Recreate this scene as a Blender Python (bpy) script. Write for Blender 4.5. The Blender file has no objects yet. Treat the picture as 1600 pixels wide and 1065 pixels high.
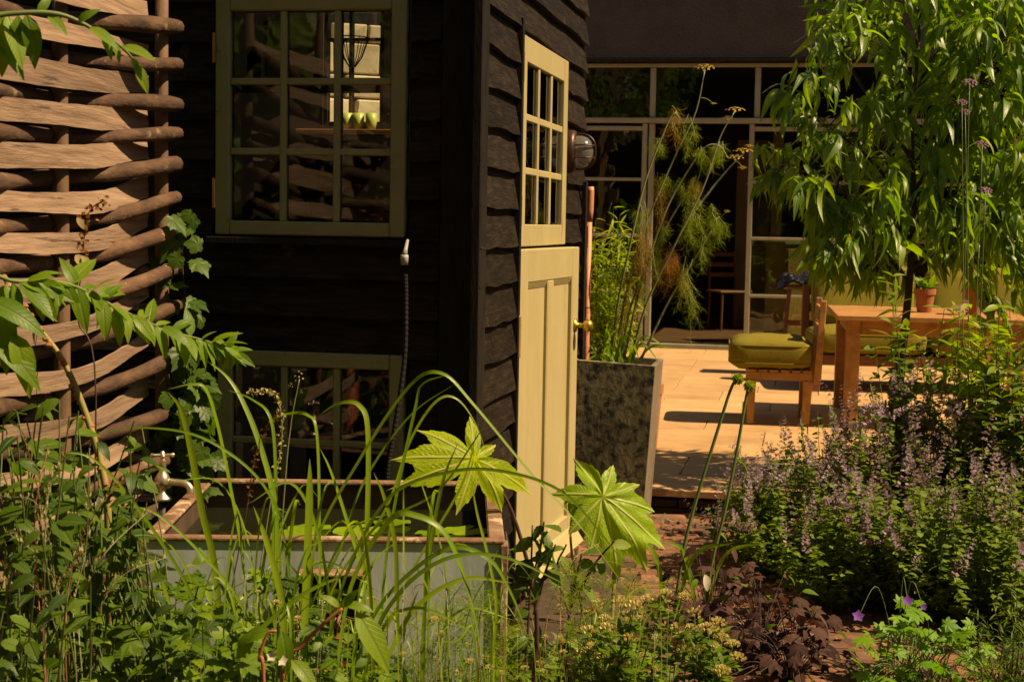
import bpy, bmesh, math, random
import numpy as np
from mathutils import Vector, Matrix, Quaternion
random.seed(7); np.random.seed(7)
R = math.radians
scene = bpy.context.scene
C = scene.collection
# ------------------------------------------------------------------ camera
FPX, PITCH, ROLL, EYE = 2350.0, R(4.44), R(1.0), 1.35
_f = Vector((0, math.cos(PITCH), -math.sin(PITCH)))
_r0 = Vector((1, 0, 0)); _u0 = _r0.cross(_f)
_r = _r0*math.cos(ROLL) + _u0*math.sin(ROLL)
_u = _u0*math.cos(ROLL) - _r0*math.sin(ROLL)
cam_d = bpy.data.cameras.new('camera'); cam = bpy.data.objects.new('camera', cam_d); C.objects.link(cam)
cam.matrix_world = Matrix(((_r.x, _u.x, -_f.x, 0), (_r.y, _u.y, -_f.y, 0), (_r.z, _u.z, -_f.z, EYE), (0, 0, 0, 1)))
cam_d.sensor_fit = 'HORIZONTAL'; cam_d.sensor_width = 36; cam_d.lens = FPX/1600*36
cam_d.clip_start = 0.05; cam_d.clip_end = 500
cam_d.dof.use_dof = True; cam_d.dof.focus_distance = 4.6; cam_d.dof.aperture_fstop = 10
scene.camera = cam
# ------------------------------------------------------------------ light
SUN_AZ, SUN_EL = R(-15), R(51)          # azimuth from +X (picture right), towards the camera when negative
sunv = Vector((math.cos(SUN_AZ)*math.cos(SUN_EL), math.sin(SUN_AZ)*math.cos(SUN_EL), math.sin(SUN_EL)))
sd = bpy.data.lights.new('sun', 'SUN'); sd.energy = 5.0; sd.angle = R(0.55); sd.color = (1.0, 0.87, 0.68)
so = bpy.data.objects.new('sun', sd); C.objects.link(so)
so.rotation_euler = (-sunv).to_track_quat('-Z', 'Y').to_euler(); so.location = (8, -2, 12)
world = bpy.data.worlds.new('World'); scene.world = world; world.use_nodes = True
wn = world.node_tree; wn.nodes.clear()
sky = wn.nodes.new('ShaderNodeTexSky'); sky.sky_type = 'NISHITA'; sky.sun_disc = False
sky.sun_elevation = SUN_EL; sky.sun_rotation = R(90) - SUN_AZ
bg = wn.nodes.new('ShaderNodeBackground'); bg.inputs['Strength'].default_value = 0.05
wo = wn.nodes.new('ShaderNodeOutputWorld')
wn.links.new(sky.outputs[0], bg.inputs[0]); wn.links.new(bg.outputs[0], wo.inputs[0])
scene.view_settings.view_transform = 'Standard'; scene.view_settings.look = 'None'
scene.view_settings.gamma = 1; scene.view_settings.use_curve_mapping = False
scene.view_settings.exposure = 0.72
scene.view_settings.use_white_balance = True; scene.view_settings.white_balance_temperature = 8900; scene.view_settings.white_balance_tint = 14
scene.cycles.max_bounces = 8; scene.cycles.transparent_max_bounces = 16
scene.cycles.transmission_bounces = 4; scene.cycles.glossy_bounces = 3; scene.cycles.diffuse_bounces = 3
scene.cycles.sample_clamp_indirect = 6; scene.cycles.use_denoising = True
# ------------------------------------------------------------------ helpers
def ray(u, v):
    return _f + _r*((u-800)/FPX) - _u*((v-532.5)/FPX)
def P(u, v, Y):
    """point of the place seen at photo position (u, v), Y metres in front of the viewer"""
    d = ray(u, v); t = Y/d.y
    return Vector((d.x*t, Y, EYE+d.z*t))
def GP(u, v, z=0.0):
    d = ray(u, v); t = (z-EYE)/d.z
    return Vector((d.x*t, d.y*t, z))
def px(p):
    q = Vector(p)-Vector((0, 0, EYE)); w = q.dot(_f)
    return (800+FPX*q.dot(_r)/w, 532.5-FPX*q.dot(_u)/w)
rnd = random.random
def U(a, b): return a+(b-a)*rnd()
def rv(s=1.0): return Vector((U(-s, s), U(-s, s), U(-s, s)))
# ---- materials
def _nt(name):
    m = bpy.data.materials.new(name); m.use_nodes = True
    nt = m.node_tree; nt.nodes.clear()
    out = nt.nodes.new('ShaderNodeOutputMaterial')
    return m, nt, out
def N(nt, t, **kw):
    n = nt.nodes.new(t)
    for k, v in kw.items():
        if k.startswith('_'): setattr(n, k[1:], v)
        else:
            key = int(k[1:]) if k[0] == 'i' and k[1:].isdigit() else k
            n.inputs[key].default_value = v
    return n
def rgba(c): return (c[0], c[1], c[2], 1)
def ramp(nt, stops):
    r = nt.nodes.new('ShaderNodeValToRGB'); e = r.color_ramp.elements
    while len(e) < len(stops): e.new(0.5)
    for k, (p, c) in enumerate(stops): e[k].position = p; e[k].color = rgba(c)
    return r
MATS = {}
def mat(name, cols, rough=0.7, scale=6, stretch=(1, 1, 1), detail=5, bump=0.0, bscale=None, metallic=0, spec=0.4,
        rand=0.0, lo=0.3, hi=0.7, spots=None, sscale=3, slo=0.55, shi=0.62, coat=0, rough2=None, sst=False):
    """noise-mottled surface; cols = 2..3 colours, spots = colour of stains with a shape of their own"""
    m, nt, out = _nt(name); L = nt.links.new
    tc = N(nt, 'ShaderNodeTexCoord'); oi = N(nt, 'ShaderNodeObjectInfo')
    off = N(nt, 'ShaderNodeVectorMath', _operation='SCALE'); off.inputs[0].default_value = (17.3, 31.7, 11.9)
    L(oi.outputs['Random'], off.inputs['Scale'])
    add = N(nt, 'ShaderNodeVectorMath', _operation='ADD'); L(tc.outputs['Object'], add.inputs[0]); L(off.outputs[0], add.inputs[1])
    mp = N(nt, 'ShaderNodeMapping'); mp.inputs['Scale'].default_value = stretch; L(add.outputs[0], mp.inputs[0])
    nz = N(nt, 'ShaderNodeTexNoise', Scale=scale, Detail=detail, Roughness=0.62); L(mp.outputs[0], nz.inputs['Vector'])
    n = len(cols); rp = ramp(nt, [(lo+(hi-lo)*k/(n-1), c) for k, c in enumerate(cols)]); L(nz.outputs['Fac'], rp.inputs[0])
    col = rp.outputs[0]
    if spots:
        n2 = N(nt, 'ShaderNodeTexNoise', Scale=sscale, Detail=8, Roughness=0.7); L((mp if sst else add).outputs[0], n2.inputs['Vector'])
        r2 = ramp(nt, [(slo, (0, 0, 0)), (shi, (1, 1, 1))]); L(n2.outputs['Fac'], r2.inputs[0])
        mx = N(nt, 'ShaderNodeMixRGB'); L(r2.outputs[0], mx.inputs[0]); L(col, mx.inputs[1]); mx.inputs[2].default_value = rgba(spots)
        col = mx.outputs[0]
    if rand:
        mr = N(nt, 'ShaderNodeMapRange'); L(oi.outputs['Random'], mr.inputs[0])
        mr.inputs[3].default_value = 1-rand; mr.inputs[4].default_value = 1+rand
        hs = N(nt, 'ShaderNodeHueSaturation'); L(mr.outputs[0], hs.inputs['Value']); L(col, hs.inputs['Color']); col = hs.outputs[0]
    b = N(nt, 'ShaderNodeBsdfPrincipled', Roughness=rough, Metallic=metallic)
    b.inputs['Specular IOR Level'].default_value = spec; b.inputs['Coat Weight'].default_value = coat
    if rough2 is not None:
        mr2 = N(nt, 'ShaderNodeMapRange'); L(nz.outputs['Fac'], mr2.inputs[0]); mr2.inputs[1].default_value = lo; mr2.inputs[2].default_value = hi
        mr2.inputs[3].default_value = rough; mr2.inputs[4].default_value = rough2; L(mr2.outputs[0], b.inputs['Roughness'])
    L(col, b.inputs['Base Color'])
    if bump:
        nb = nz
        if bscale:
            nb = N(nt, 'ShaderNodeTexNoise', Scale=bscale, Detail=6, Roughness=0.6); L(mp.outputs[0], nb.inputs['Vector'])
        bp = N(nt, 'ShaderNodeBump', Strength=bump, Distance=0.01); L(nb.outputs['Fac'], bp.inputs['Height']); L(bp.outputs[0], b.inputs['Normal'])
    L(b.outputs[0], out.inputs[0]); MATS[name] = m
    return m
def leafmat(name, c1, c2, tr=None, tmix=0.4, rough=0.46, spec=0.28, rib=0.0, ribcol=(0.3, 0.36, 0.08), bump=0.0, vein_attr=False, mottle=0.3):
    if c1[1] > c1[0] and c1[1] > c1[2]: c1, c2 = [(c[0]*1.42, c[1]*1.52, c[2]*.55) for c in (c1, c2)]
    m, nt, out = _nt(name); L = nt.links.new
    oi = N(nt, 'ShaderNodeObjectInfo'); ge = N(nt, 'ShaderNodeNewGeometry')
    ad = N(nt, 'ShaderNodeMath', _operation='ADD'); L(oi.outputs['Random'], ad.inputs[0]); L(ge.outputs['Random Per Island'], ad.inputs[1])
    fr = N(nt, 'ShaderNodeMath', _operation='FRACT'); L(ad.outputs[0], fr.inputs[0])
    tc = N(nt, 'ShaderNodeTexCoord')
    nz = N(nt, 'ShaderNodeTexNoise', Scale=14, Detail=4); L(tc.outputs['Object'], nz.inputs['Vector'])
    mxf = N(nt, 'ShaderNodeMath', _operation='MULTIPLY_ADD'); L(nz.outputs['Fac'], mxf.inputs[0]); mxf.inputs[1].default_value = mottle*2; 
    sb = N(nt, 'ShaderNodeMath', _operation='SUBTRACT'); L(fr.outputs[0], sb.inputs[0]); sb.inputs[1].default_value = mottle; L(sb.outputs[0], mxf.inputs[2])
    cl = N(nt, 'ShaderNodeClamp'); L(mxf.outputs[0], cl.inputs[0])
    mx = N(nt, 'ShaderNodeMixRGB'); L(cl.outputs[0], mx.inputs[0]); mx.inputs[1].default_value = rgba(c1); mx.inputs[2].default_value = rgba(c2)
    col = mx.outputs[0]; hgt = None
    if rib:
        if vein_attr:
            at = N(nt, 'ShaderNodeAttribute', _attribute_name='vein'); hgt = at.outputs['Fac']
        else:
            uv = N(nt, 'ShaderNodeUVMap'); sx = N(nt, 'ShaderNodeSeparateXYZ'); L(uv.outputs[0], sx.inputs[0])
            a = N(nt, 'ShaderNodeMath', _operation='SUBTRACT'); L(sx.outputs[0], a.inputs[0]); a.inputs[1].default_value = 0.5
            ab = N(nt, 'ShaderNodeMath', _operation='ABSOLUTE'); L(a.outputs[0], ab.inputs[0])
            mr = N(nt, 'ShaderNodeMapRange'); L(ab.outputs[0], mr.inputs[0]); mr.inputs[1].default_value = 0.03; mr.inputs[2].default_value = 0.09
            mr.inputs[3].default_value = 1; mr.inputs[4].default_value = 0
            # side veins run obliquely from the midrib
            s1 = N(nt, 'ShaderNodeMath', _operation='MULTIPLY_ADD'); L(ab.outputs[0], s1.inputs[0]); s1.inputs[1].default_value = -0.55; L(sx.outputs[1], s1.inputs[2])
            s2 = N(nt, 'ShaderNodeMath', _operation='MULTIPLY'); L(s1.outputs[0], s2.inputs[0]); s2.inputs[1].default_value = 60
            s3 = N(nt, 'ShaderNodeMath', _operation='SINE'); L(s2.outputs[0], s3.inputs[0])
            s4 = N(nt, 'ShaderNodeMapRange'); L(s3.outputs[0], s4.inputs[0]); s4.inputs[1].default_value = 0.72; s4.inputs[2].default_value = 1; s4.inputs[4].default_value = 0.45
            mxm = N(nt, 'ShaderNodeMath', _operation='MAXIMUM'); L(mr.outputs[0], mxm.inputs[0]); L(s4.outputs[0], mxm.inputs[1]); hgt = mxm.outputs[0]
        sc = N(nt, 'ShaderNodeMath', _operation='MULTIPLY'); L(hgt, sc.inputs[0]); sc.inputs[1].default_value = rib
        m2 = N(nt, 'ShaderNodeMixRGB'); L(sc.outputs[0], m2.inputs[0]); L(col, m2.inputs[1]); m2.inputs[2].default_value = rgba(ribcol); col = m2.outputs[0]
    b = N(nt, 'ShaderNodeBsdfPrincipled', Roughness=rough); b.inputs['Specular IOR Level'].default_value = spec; L(col, b.inputs['Base Color'])
    t = N(nt, 'ShaderNodeBsdfTranslucent')
    if tr is None: tr = (2.2, 2.4, 0.9)
    mm = N(nt, 'ShaderNodeMixRGB', _blend_type='MULTIPLY'); mm.inputs[0].default_value = 1; L(col, mm.inputs[1]); mm.inputs[2].default_value = rgba(tr); L(mm.outputs[0], t.inputs[0])
    if bump and hgt is not None:
        bp = N(nt, 'ShaderNodeBump', Strength=bump, Distance=0.004); bp.invert = True; L(hgt, bp.inputs['Height']); L(bp.outputs[0], b.inputs['Normal'])
    ms = N(nt, 'ShaderNodeMixShader'); ms.inputs[0].default_value = tmix; L(b.outputs[0], ms.inputs[1]); L(t.outputs[0], ms.inputs[2])
    L(ms.outputs[0], out.inputs[0]); MATS[name] = m
    return m
def glassmat(name, tint=(0.9, 0.94, 0.9), rough=0.02):
    m, nt, out = _nt(name); L = nt.links.new
    fr = N(nt, 'ShaderNodeFresnel', IOR=1.52)
    t = N(nt, 'ShaderNodeBsdfTransparent'); t.inputs[0].default_value = rgba(tint)
    g = N(nt, 'ShaderNodeBsdfGlossy', Roughness=rough)
    tc = N(nt, 'ShaderNodeTexCoord'); nz = N(nt, 'ShaderNodeTexNoise', Scale=5, Detail=2); L(tc.outputs['Object'], nz.inputs['Vector'])
    bp = N(nt, 'ShaderNodeBump', Strength=0.06, Distance=0.02); L(nz.outputs['Fac'], bp.inputs['Height']); L(bp.outputs[0], g.inputs['Normal'])
    ms = N(nt, 'ShaderNodeMixShader'); L(fr.outputs[0], ms.inputs[0]); L(t.outputs[0], ms.inputs[1]); L(g.outputs[0], ms.inputs[2])
    L(ms.outputs[0], out.inputs[0]); MATS[name] = m
    return m
# ---- objects
def mk(name, V, F, m=None, parent=None, smooth=False, loc=None, uv=None, bevel=0, rot=None):
    me = bpy.data.meshes.new(name); me.from_pydata([tuple(v) for v in V], [], F)
    if bevel:
        bm = bmesh.new(); bm.from_mesh(me)
        bmesh.ops.bevel(bm, geom=[e for e in bm.edges if len(e.link_faces) == 2 and e.calc_face_angle(0) > 0.5], offset=bevel, segments=1, affect='EDGES', profile=0.5)
        bm.to_mesh(me); bm.free()
    if m: me.materials.append(MATS[m])
    if uv is not None:
        ul = me.uv_layers.new(name='UVMap'); k = 0
        for p in me.polygons:
            for li in p.loop_indices: ul.data[li].uv = uv[me.loops[li].vertex_index]
    if smooth: me.shade_smooth()
    o = bpy.data.objects.new(name, me); C.objects.link(o)
    if parent: o.parent = parent
    if loc is not None: o.location = loc
    if rot is not None: o.rotation_euler = rot
    return o
def tag(o, label=None, cat=None, group=None, kind=None):
    if label: o['label'] = label
    if cat: o['category'] = cat
    if group: o['group'] = group
    if kind: o['kind'] = kind
    return o
def thing(name, label, cat, loc=(0, 0, 0), rotz=0, group=None):
    o = bpy.data.objects.new(name, None); C.objects.link(o); o.location = loc; o.rotation_euler = (0, 0, rotz)
    o.empty_display_size = 0.1
    return tag(o, label, cat, group)
def inst(name, me, parent, M4):
    o = bpy.data.objects.new(name, me); C.objects.link(o); o.parent = parent; o.matrix_local = M4
    return o
class MB:
    def __init__(s): s.V = []; s.F = []
    def add(s, V, F):
        k = len(s.V); s.V += [Vector(v) for v in V]; s.F += [tuple(i+k for i in f) for f in F]; return s
    def box(s, x0, x1, y0, y1, z0, z1):
        return s.add([(x0, y0, z0), (x1, y0, z0), (x1, y1, z0), (x0, y1, z0), (x0, y0, z1), (x1, y0, z1), (x1, y1, z1), (x0, y1, z1)],
                     [(0, 3, 2, 1), (4, 5, 6, 7), (0, 1, 5, 4), (1, 2, 6, 5), (2, 3, 7, 6), (3, 0, 4, 7)])
    def hexa(s, bot, top):
        return s.add(list(bot)+list(top), [(0, 3, 2, 1), (4, 5, 6, 7), (0, 1, 5, 4), (1, 2, 6, 5), (2, 3, 7, 6), (3, 0, 4, 7)])
    def tube(s, pts, rad, n=8, cap=True):
        pts = [Vector(p) for p in pts]
        if not hasattr(rad, '__len__'): rad = [rad]*len(pts)
        k = len(s.V); ref = None
        for i, p in enumerate(pts):
            d = (pts[min(i+1, len(pts)-1)]-pts[max(i-1, 0)])
            if d.length < 1e-9: d = Vector((0, 0, 1))
            d.normalize()
            if ref is None: ref = d.orthogonal().normalized()
            ref = (ref-d*ref.dot(d)); 
            if ref.length < 1e-6: ref = d.orthogonal()
            ref.normalize(); b = d.cross(ref)
            for j in range(n):
                a = 2*math.pi*j/n
                s.V.append(p+(ref*math.cos(a)+b*math.sin(a))*rad[i])
        for i in range(len(pts)-1):
            for j in range(n):
                a = k+i*n+j; b = k+i*n+(j+1) % n
                s.F.append((a, b, b+n, a+n))
        if cap:
            s.F.append(tuple(k+j for j in reversed(range(n)))); e = k+(len(pts)-1)*n
            s.F.append(tuple(e+j for j in range(n)))
        return s
    def lathe(s, prof, n=24, M=None):
        M = M or Matrix(); k = len(s.V)
        for (r, z) in prof:
            for j in range(n):
                a = 2*math.pi*j/n; s.V.append(M @ Vector((r*math.cos(a), r*math.sin(a), z)))
        for i in range(len(prof)-1):
            for j in range(n):
                a = k+i*n+j; b = k+i*n+(j+1) % n; s.F.append((a, b, b+n, a+n))
        return s
    def build(s, name, m, parent=None, smooth=False, bevel=0, base=None, rot=None, loc=None):
        V = s.V if base is None else [v-Vector(base) for v in s.V]
        return mk(name, V, s.F, m, parent, smooth, loc=loc, bevel=bevel, rot=rot)
def box(name, m, parent, x0, x1, y0, y1, z0, z1, bevel=0.002, **k):
    return MB().box(x0, x1, y0, y1, z0, z1).build(name, m, parent, bevel=bevel, **k)
def spline(pts, n=12):
    """Catmull-Rom through pts"""
    p = [Vector(q) for q in pts]; p = [p[0]*2-p[1]]+p+[p[-1]*2-p[-2]]; out = []
    m = len(p)-3
    for i in range(m):
        a, b, c, d = p[i:i+4]
        for k in range(n):
            t = k/n
            out.append(0.5*((2*b)+(c-a)*t+(2*a-5*b+4*c-d)*t*t+(3*b-a-3*c+d)*t**3))
    out.append(p[-2]); return out
# ---- leaves
def leaf_base(w, seg=5, arch=0.25, fold=0.25, wide=0.45, serr=0.0, twist=0.0, tip=1.0):
    V = []; UV = []; F = []; n = seg+1
    for i in range(n):
        t = i/seg
        h = w*0.5*(math.sin(math.pi*min(1, t**(math.log(0.5)/math.log(wide))))**0.85) if 0 < t < 1 else w*0.02
        if serr and 0 < t < 1: h *= (1+serr*(1 if i % 2 else -1))
        z = -arch*t*t; y = t*(1-0.25*arch*t)
        a = twist*t
        for sx in (-1, 0, 1):
            x = sx*h; zz = abs(sx)*h*fold
            V.append((x*math.cos(a)-zz*math.sin(a), y, z+x*math.sin(a)+zz*math.cos(a))); UV.append((0.5+0.5*sx*(h/(w*0.5) if w else 0), t))
    for i in range(seg):
        for j in (0, 1):
            a = i*3+j; F.append((a, a+1, a+4, a+3))
    return V, F, UV
def lobed_base(lobes, rings=4, nang=72, droop=0.25, fold=0.12, serr=0.03, sn=40, wl=0.28, sharp=1.3, veins=False, sinus=0.28, base_w=.42):
    """leaf with lobes [(angle deg from +Y, length)], stalk at the origin, blade in the XY plane"""
    ang = np.linspace(-math.pi, math.pi, nang, endpoint=False); rs = np.linspace(0.02, 1.15, 90)
    best = np.full(nang, sinus*0.5)
    for (a, L) in lobes:
        a = math.radians(a); d = (ang-a+math.pi) % (2*math.pi)-math.pi
        for k in range(nang):
            if abs(d[k]) > 1.35: continue
            al = rs*L*math.cos(d[k]); pe = np.abs(rs*L*math.sin(d[k])); t = np.clip(al/L, 0, 1)
            hw = L*wl*(base_w+(1-base_w)*np.sin(np.pi*np.clip(t, 0, 1)**1.15))*(1-t**(3.0*sharp))
            ok = pe <= hw
            if ok.any():
                first_bad = np.argmax(~ok) if (~ok).any() else len(rs)
                r = rs[max(0, first_bad-1)]*L if first_bad > 0 else 0
                best[k] = max(best[k], r)
    best *= 1+serr*np.sign(np.sin(ang*sn))
    V = [(0, 0, 0)]; UV = [(0.5, 0)]; F = []; vein = [1.0]
    for i in range(1, rings+1):
        q = i/rings
        for k in range(nang):
            r = best[k]*q; x = r*math.sin(ang[k]); y = r*math.cos(ang[k])
            pd = 9; al = 0; Lb = 1
            for (a, L) in lobes:
                a = math.radians(a); aa = x*math.sin(a)+y*math.cos(a)
                if aa <= 0: continue
                pe = abs(x*math.cos(a)-y*math.sin(a))
                if pe < pd: pd = pe; al = aa; Lb = L
            pd = min(pd, 0.4)
            z = fold*pd-droop*r*r+0.012*math.sin(9*ang[k]+7*r)+(.045*r*math.sin(5*ang[k]+3*r)+.02*r*math.sin(13*ang[k]+11*r) if veins else 0)
            V.append((x, y, z)); UV.append((0.5+0.5*min(1, pd/0.25), q))
            vv = max(0, 1-pd/0.02)
            if veins:
                ph = (al-0.75*pd)*17/max(Lb, .3)
                vv = max(vv, 0.5*max(0, 1-abs((ph % 1)-0.5)/0.11)*(1 if r > 0.15 else 0))
            vein.append(min(1, vv))
    for k in range(nang): F.append((0, 1+k, 1+(k+1) % nang))
    for i in range(rings-1):
        for k in range(nang):
            a = 1+i*nang+k; b = 1+i*nang+(k+1) % nang; F.append((a, a+nang, b+nang, b))
    return V, F, UV, vein
def base_mesh(name, B, m, smooth=True):
    V, F, UV = B[:3]
    me = bpy.data.meshes.new(name); me.from_pydata([tuple(v) for v in V], [], F); me.materials.append(MATS[m])
    ul = me.uv_layers.new(name='UVMap'); idx = np.empty(len(me.loops), dtype=np.int32); me.loops.foreach_get('vertex_index', idx)
    ul.data.foreach_set('uv', np.asarray(UV, dtype=np.float32)[idx].ravel())
    if len(B) > 3:
        at = me.attributes.new('vein', 'FLOAT', 'POINT'); at.data.foreach_set('value', np.asarray(B[3], dtype=np.float32))
    if smooth: me.shade_smooth()
    return me
def orient(p, d, n, s=1.0):
    """matrix: leaf at p growing along d with its face towards n"""
    y = Vector(d).normalized(); z = Vector(n)-y*Vector(n).dot(y)
    if z.length < 1e-4: z = y.orthogonal()
    z.normalize(); x = y.cross(z)
    if not hasattr(s, '__len__'): s = (s, s, s)
    M = Matrix.Identity(4)
    for i in range(3): M[i][0] = x[i]*s[0]; M[i][1] = y[i]*s[1]; M[i][2] = z[i]*s[2]; M[i][3] = p[i]
    return M
def joined(name, B, Ms, m, parent, kind='stuff', base=(0, 0, 0), smooth=True):
    """many small copies of one base shape as ONE mesh"""
    Vb = np.asarray(B[0], dtype=np.float64); Vb = np.c_[Vb, np.ones(len(Vb))]; nb = len(Vb); F = B[1]
    A = np.array([[list(r) for r in M] for M in Ms]); A[:, :3, 3] -= np.asarray(base)
    W = np.einsum('nij,kj->nki', A, Vb)[:, :, :3].reshape(-1, 3)
    fl = np.array([len(f) for f in F]); fv = np.concatenate([np.array(f) for f in F])
    n = len(Ms)
    lv = (fv[None, :]+(np.arange(n)*nb)[:, None]).ravel(); ls = np.tile(fl, n); st = np.r_[0, np.cumsum(ls)[:-1]]
    me = bpy.data.meshes.new(name); me.vertices.add(len(W)); me.vertices.foreach_set('co', W.astype(np.float32).ravel())
    me.loops.add(len(lv)); me.loops.foreach_set('vertex_index', lv.astype(np.int32))
    me.polygons.add(len(ls)); me.polygons.foreach_set('loop_start', st.astype(np.int32))
    if len(B) > 2 and B[2] is not None:
        ul = me.uv_layers.new(name='UVMap'); ul.data.foreach_set('uv', np.tile(np.asarray(B[2], dtype=np.float32)[fv], (n, 1)).ravel())
    me.materials.append(MATS[m]); me.update(calc_edges=True); me.validate()
    if smooth: me.shade_smooth()
    o = bpy.data.objects.new(name, me); C.objects.link(o); o.parent = parent
    if kind: o['kind'] = kind
    return o
def L4(p): return Matrix.Translation(Vector(p))
def inpoly(x, y, poly):
    c = False; j = len(poly)-1
    for i in range(len(poly)):
        xi, yi = poly[i]; xj, yj = poly[j]
        if (yi > y) != (yj > y) and x < (xj-xi)*(y-yi)/(yj-yi)+xi: c = not c
        j = i
    return c
def inside(poly):
    xs = [p[0] for p in poly]; ys = [p[1] for p in poly]
    while True:
        x, y = U(min(xs), max(xs)), U(min(ys), max(ys))
        if inpoly(x, y, poly): return x, y
# ------------------------------------------------------------------ materials of the setting
mat('soil', [(0.028, 0.018, 0.010), (0.075, 0.048, 0.026)], 0.95, 9, bump=0.8, bscale=40)
mat('sandstone', [(0.36, 0.205, 0.085), (0.44, 0.262, 0.118), (0.49, 0.30, 0.14)], 0.8, 3, rand=0.11, bump=0.15, bscale=30, spots=(0.31, 0.17, 0.07), sscale=2.5, slo=0.6, shi=0.72)
mat('mortar', [(0.15, 0.088, 0.04), (0.22, 0.13, 0.062)], 0.95, 20)
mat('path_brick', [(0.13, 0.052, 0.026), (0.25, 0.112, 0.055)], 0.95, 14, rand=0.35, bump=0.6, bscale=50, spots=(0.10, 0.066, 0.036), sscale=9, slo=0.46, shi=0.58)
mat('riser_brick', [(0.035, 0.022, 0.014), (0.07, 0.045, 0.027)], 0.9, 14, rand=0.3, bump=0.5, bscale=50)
mat('black_board', [(0.007, 0.005, 0.0036), (0.016, 0.011, 0.0075), (0.034, 0.023, 0.0135)], 0.62, 9, stretch=(1, 1, 7), rand=0.28, bump=0.5, bscale=22, lo=0.28, hi=0.72, spots=(0.075, 0.056, 0.04), sscale=7, slo=0.62, shi=0.74, spec=0.1)
mat('black_trim', [(0.010, 0.008, 0.007), (0.020, 0.016, 0.013)], 0.6, 8, stretch=(4, 4, 1), bump=0.3, bscale=30, spec=0.1)
mat('lining', [(0.012, 0.009, 0.007), (0.024, 0.018, 0.013)], 0.85, 6)
mat('olive_paint', [(0.19, 0.19, 0.085), (0.24, 0.235, 0.112)], 0.5, 10, rand=0.05, bump=0.12, bscale=60, spots=(0.11, 0.10, 0.045), sscale=12, slo=0.6, shi=0.72)
mat('cream_paint', [(0.345, 0.285, 0.135), (0.395, 0.33, 0.165)], 0.45, 7, stretch=(1, 1, 0.3), bump=0.16, bscale=60, spots=(0.25, 0.19, 0.085), sscale=11, slo=0.60, shi=0.78, sst=True)
mat('render_dark', [(0.028, 0.021, 0.021), (0.042, 0.032, 0.031)], 0.9, 4, bump=0.25, bscale=60)
mat('steel_frame', [(0.235, 0.225, 0.15), (0.29, 0.275, 0.18)], 0.5, 8)
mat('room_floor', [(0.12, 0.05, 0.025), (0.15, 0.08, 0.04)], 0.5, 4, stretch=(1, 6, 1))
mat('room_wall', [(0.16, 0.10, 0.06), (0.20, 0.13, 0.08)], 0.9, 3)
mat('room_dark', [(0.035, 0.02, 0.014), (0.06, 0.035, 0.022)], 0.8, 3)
mat('pale_stone', [(0.36, 0.28, 0.17), (0.58, 0.48, 0.31)], 0.9, 4, rand=0.18, bump=0.5, bscale=20)
mat('brass', [(0.42, 0.27, 0.06), (0.55, 0.37, 0.10)], 0.3, 14, metallic=0.9, rough2=0.45)
mat('old_brass', [(0.30, 0.17, 0.05), (0.42, 0.25, 0.08)], 0.5, 14, metallic=0.6)
glassmat('pane_glass'); glassmat('house_glass', (0.80, 0.86, 0.80), 0.01)
# ------------------------------------------------------------------ ground, terrace, path
SA = R(-11)                                             # the shed, terrace and house share this turn
SX = Vector((math.cos(SA), math.sin(SA), 0)); SY = Vector((-math.sin(SA), math.cos(SA), 0))
def SP(o, x, y, z=0): return Vector(o)+SX*x+SY*y+Vector((0, 0, z))
g = MB().add([(-60, -40, 0), (60, -40, 0), (60, 80, 0), (-60, 80, 0)], [(0, 1, 2, 3)]).build('ground', 'soil'); tag(g, kind='structure')
TZ = 0.13
T0 = GP(1100, 768, TZ)                                  # a point of the terrace's front edge
terrace = bpy.data.objects.new('terrace', None); C.objects.link(terrace); terrace.location = (T0.x, T0.y, 0); terrace.rotation_euler = (0, 0, SA); tag(terrace, kind='structure')
HOUSE = P(1130, 548, 15.0); HOUSE.z = 0
hl = (HOUSE-T0).dot(SY)                                 # terrace depth up to the house
box('bedding', 'mortar', terrace, -6.0, .62, 0.10, hl+0.02, 0.0, TZ-0.007, bevel=0); box('bedding', 'mortar', terrace, .62, 6.5, 1.06, hl+0.02, 0.0, TZ-0.007, bevel=0)
y = 0.0; row = 0
widths = [0.62, 0.45, 0.62, 0.75, 0.45, 0.6]
slab_cache = {}
while y < hl-0.05:
    dpt = min([0.45, 0.62, 0.5, 0.6][row % 4], hl-y)
    x = -2.2-0.37*(row % 3); k = row
    while x < 6.4:
        w = widths[(k*5+row) % 6]; k += 1
        if not (x+w < -2.2 or (x > .45 and y < .9)):
            key = (round(w, 2), round(dpt, 2))
            if key not in slab_cache:
                m = MB().box(0.0035, w-0.0035, 0.0035, dpt-0.0035, -0.032, 0).build('paving_slab', 'sandstone', terrace, bevel=0.002)
                slab_cache[key] = m; o = m
            else:
                o = bpy.data.objects.new('paving_slab', slab_cache[key].data); C.objects.link(o); o.parent = terrace
            o.location = (x, y, TZ+U(-0.0008, 0.0008)); o.rotation_euler = (U(-.0008, .0008), U(-.0008, .0008), 0)
        x += w
    y += dpt; row += 1
bm_ = None
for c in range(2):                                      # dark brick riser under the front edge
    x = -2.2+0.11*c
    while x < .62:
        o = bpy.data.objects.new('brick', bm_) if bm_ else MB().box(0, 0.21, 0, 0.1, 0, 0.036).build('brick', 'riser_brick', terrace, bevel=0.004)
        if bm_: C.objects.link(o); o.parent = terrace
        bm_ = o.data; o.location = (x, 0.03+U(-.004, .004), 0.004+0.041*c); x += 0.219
path = bpy.data.objects.new('path', None); C.objects.link(path); path.location = (0, 0, 0); tag(path, kind='structure')
pb = None
box('bedding', 'soil', path, -0.4, 1.65, 2.9, 6.9, -.02, 0.014, bevel=0)
def path_mid(Y): return 0.93+0.02*(Y-5)-0.03*(Y-5)**2*0.3
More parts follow.
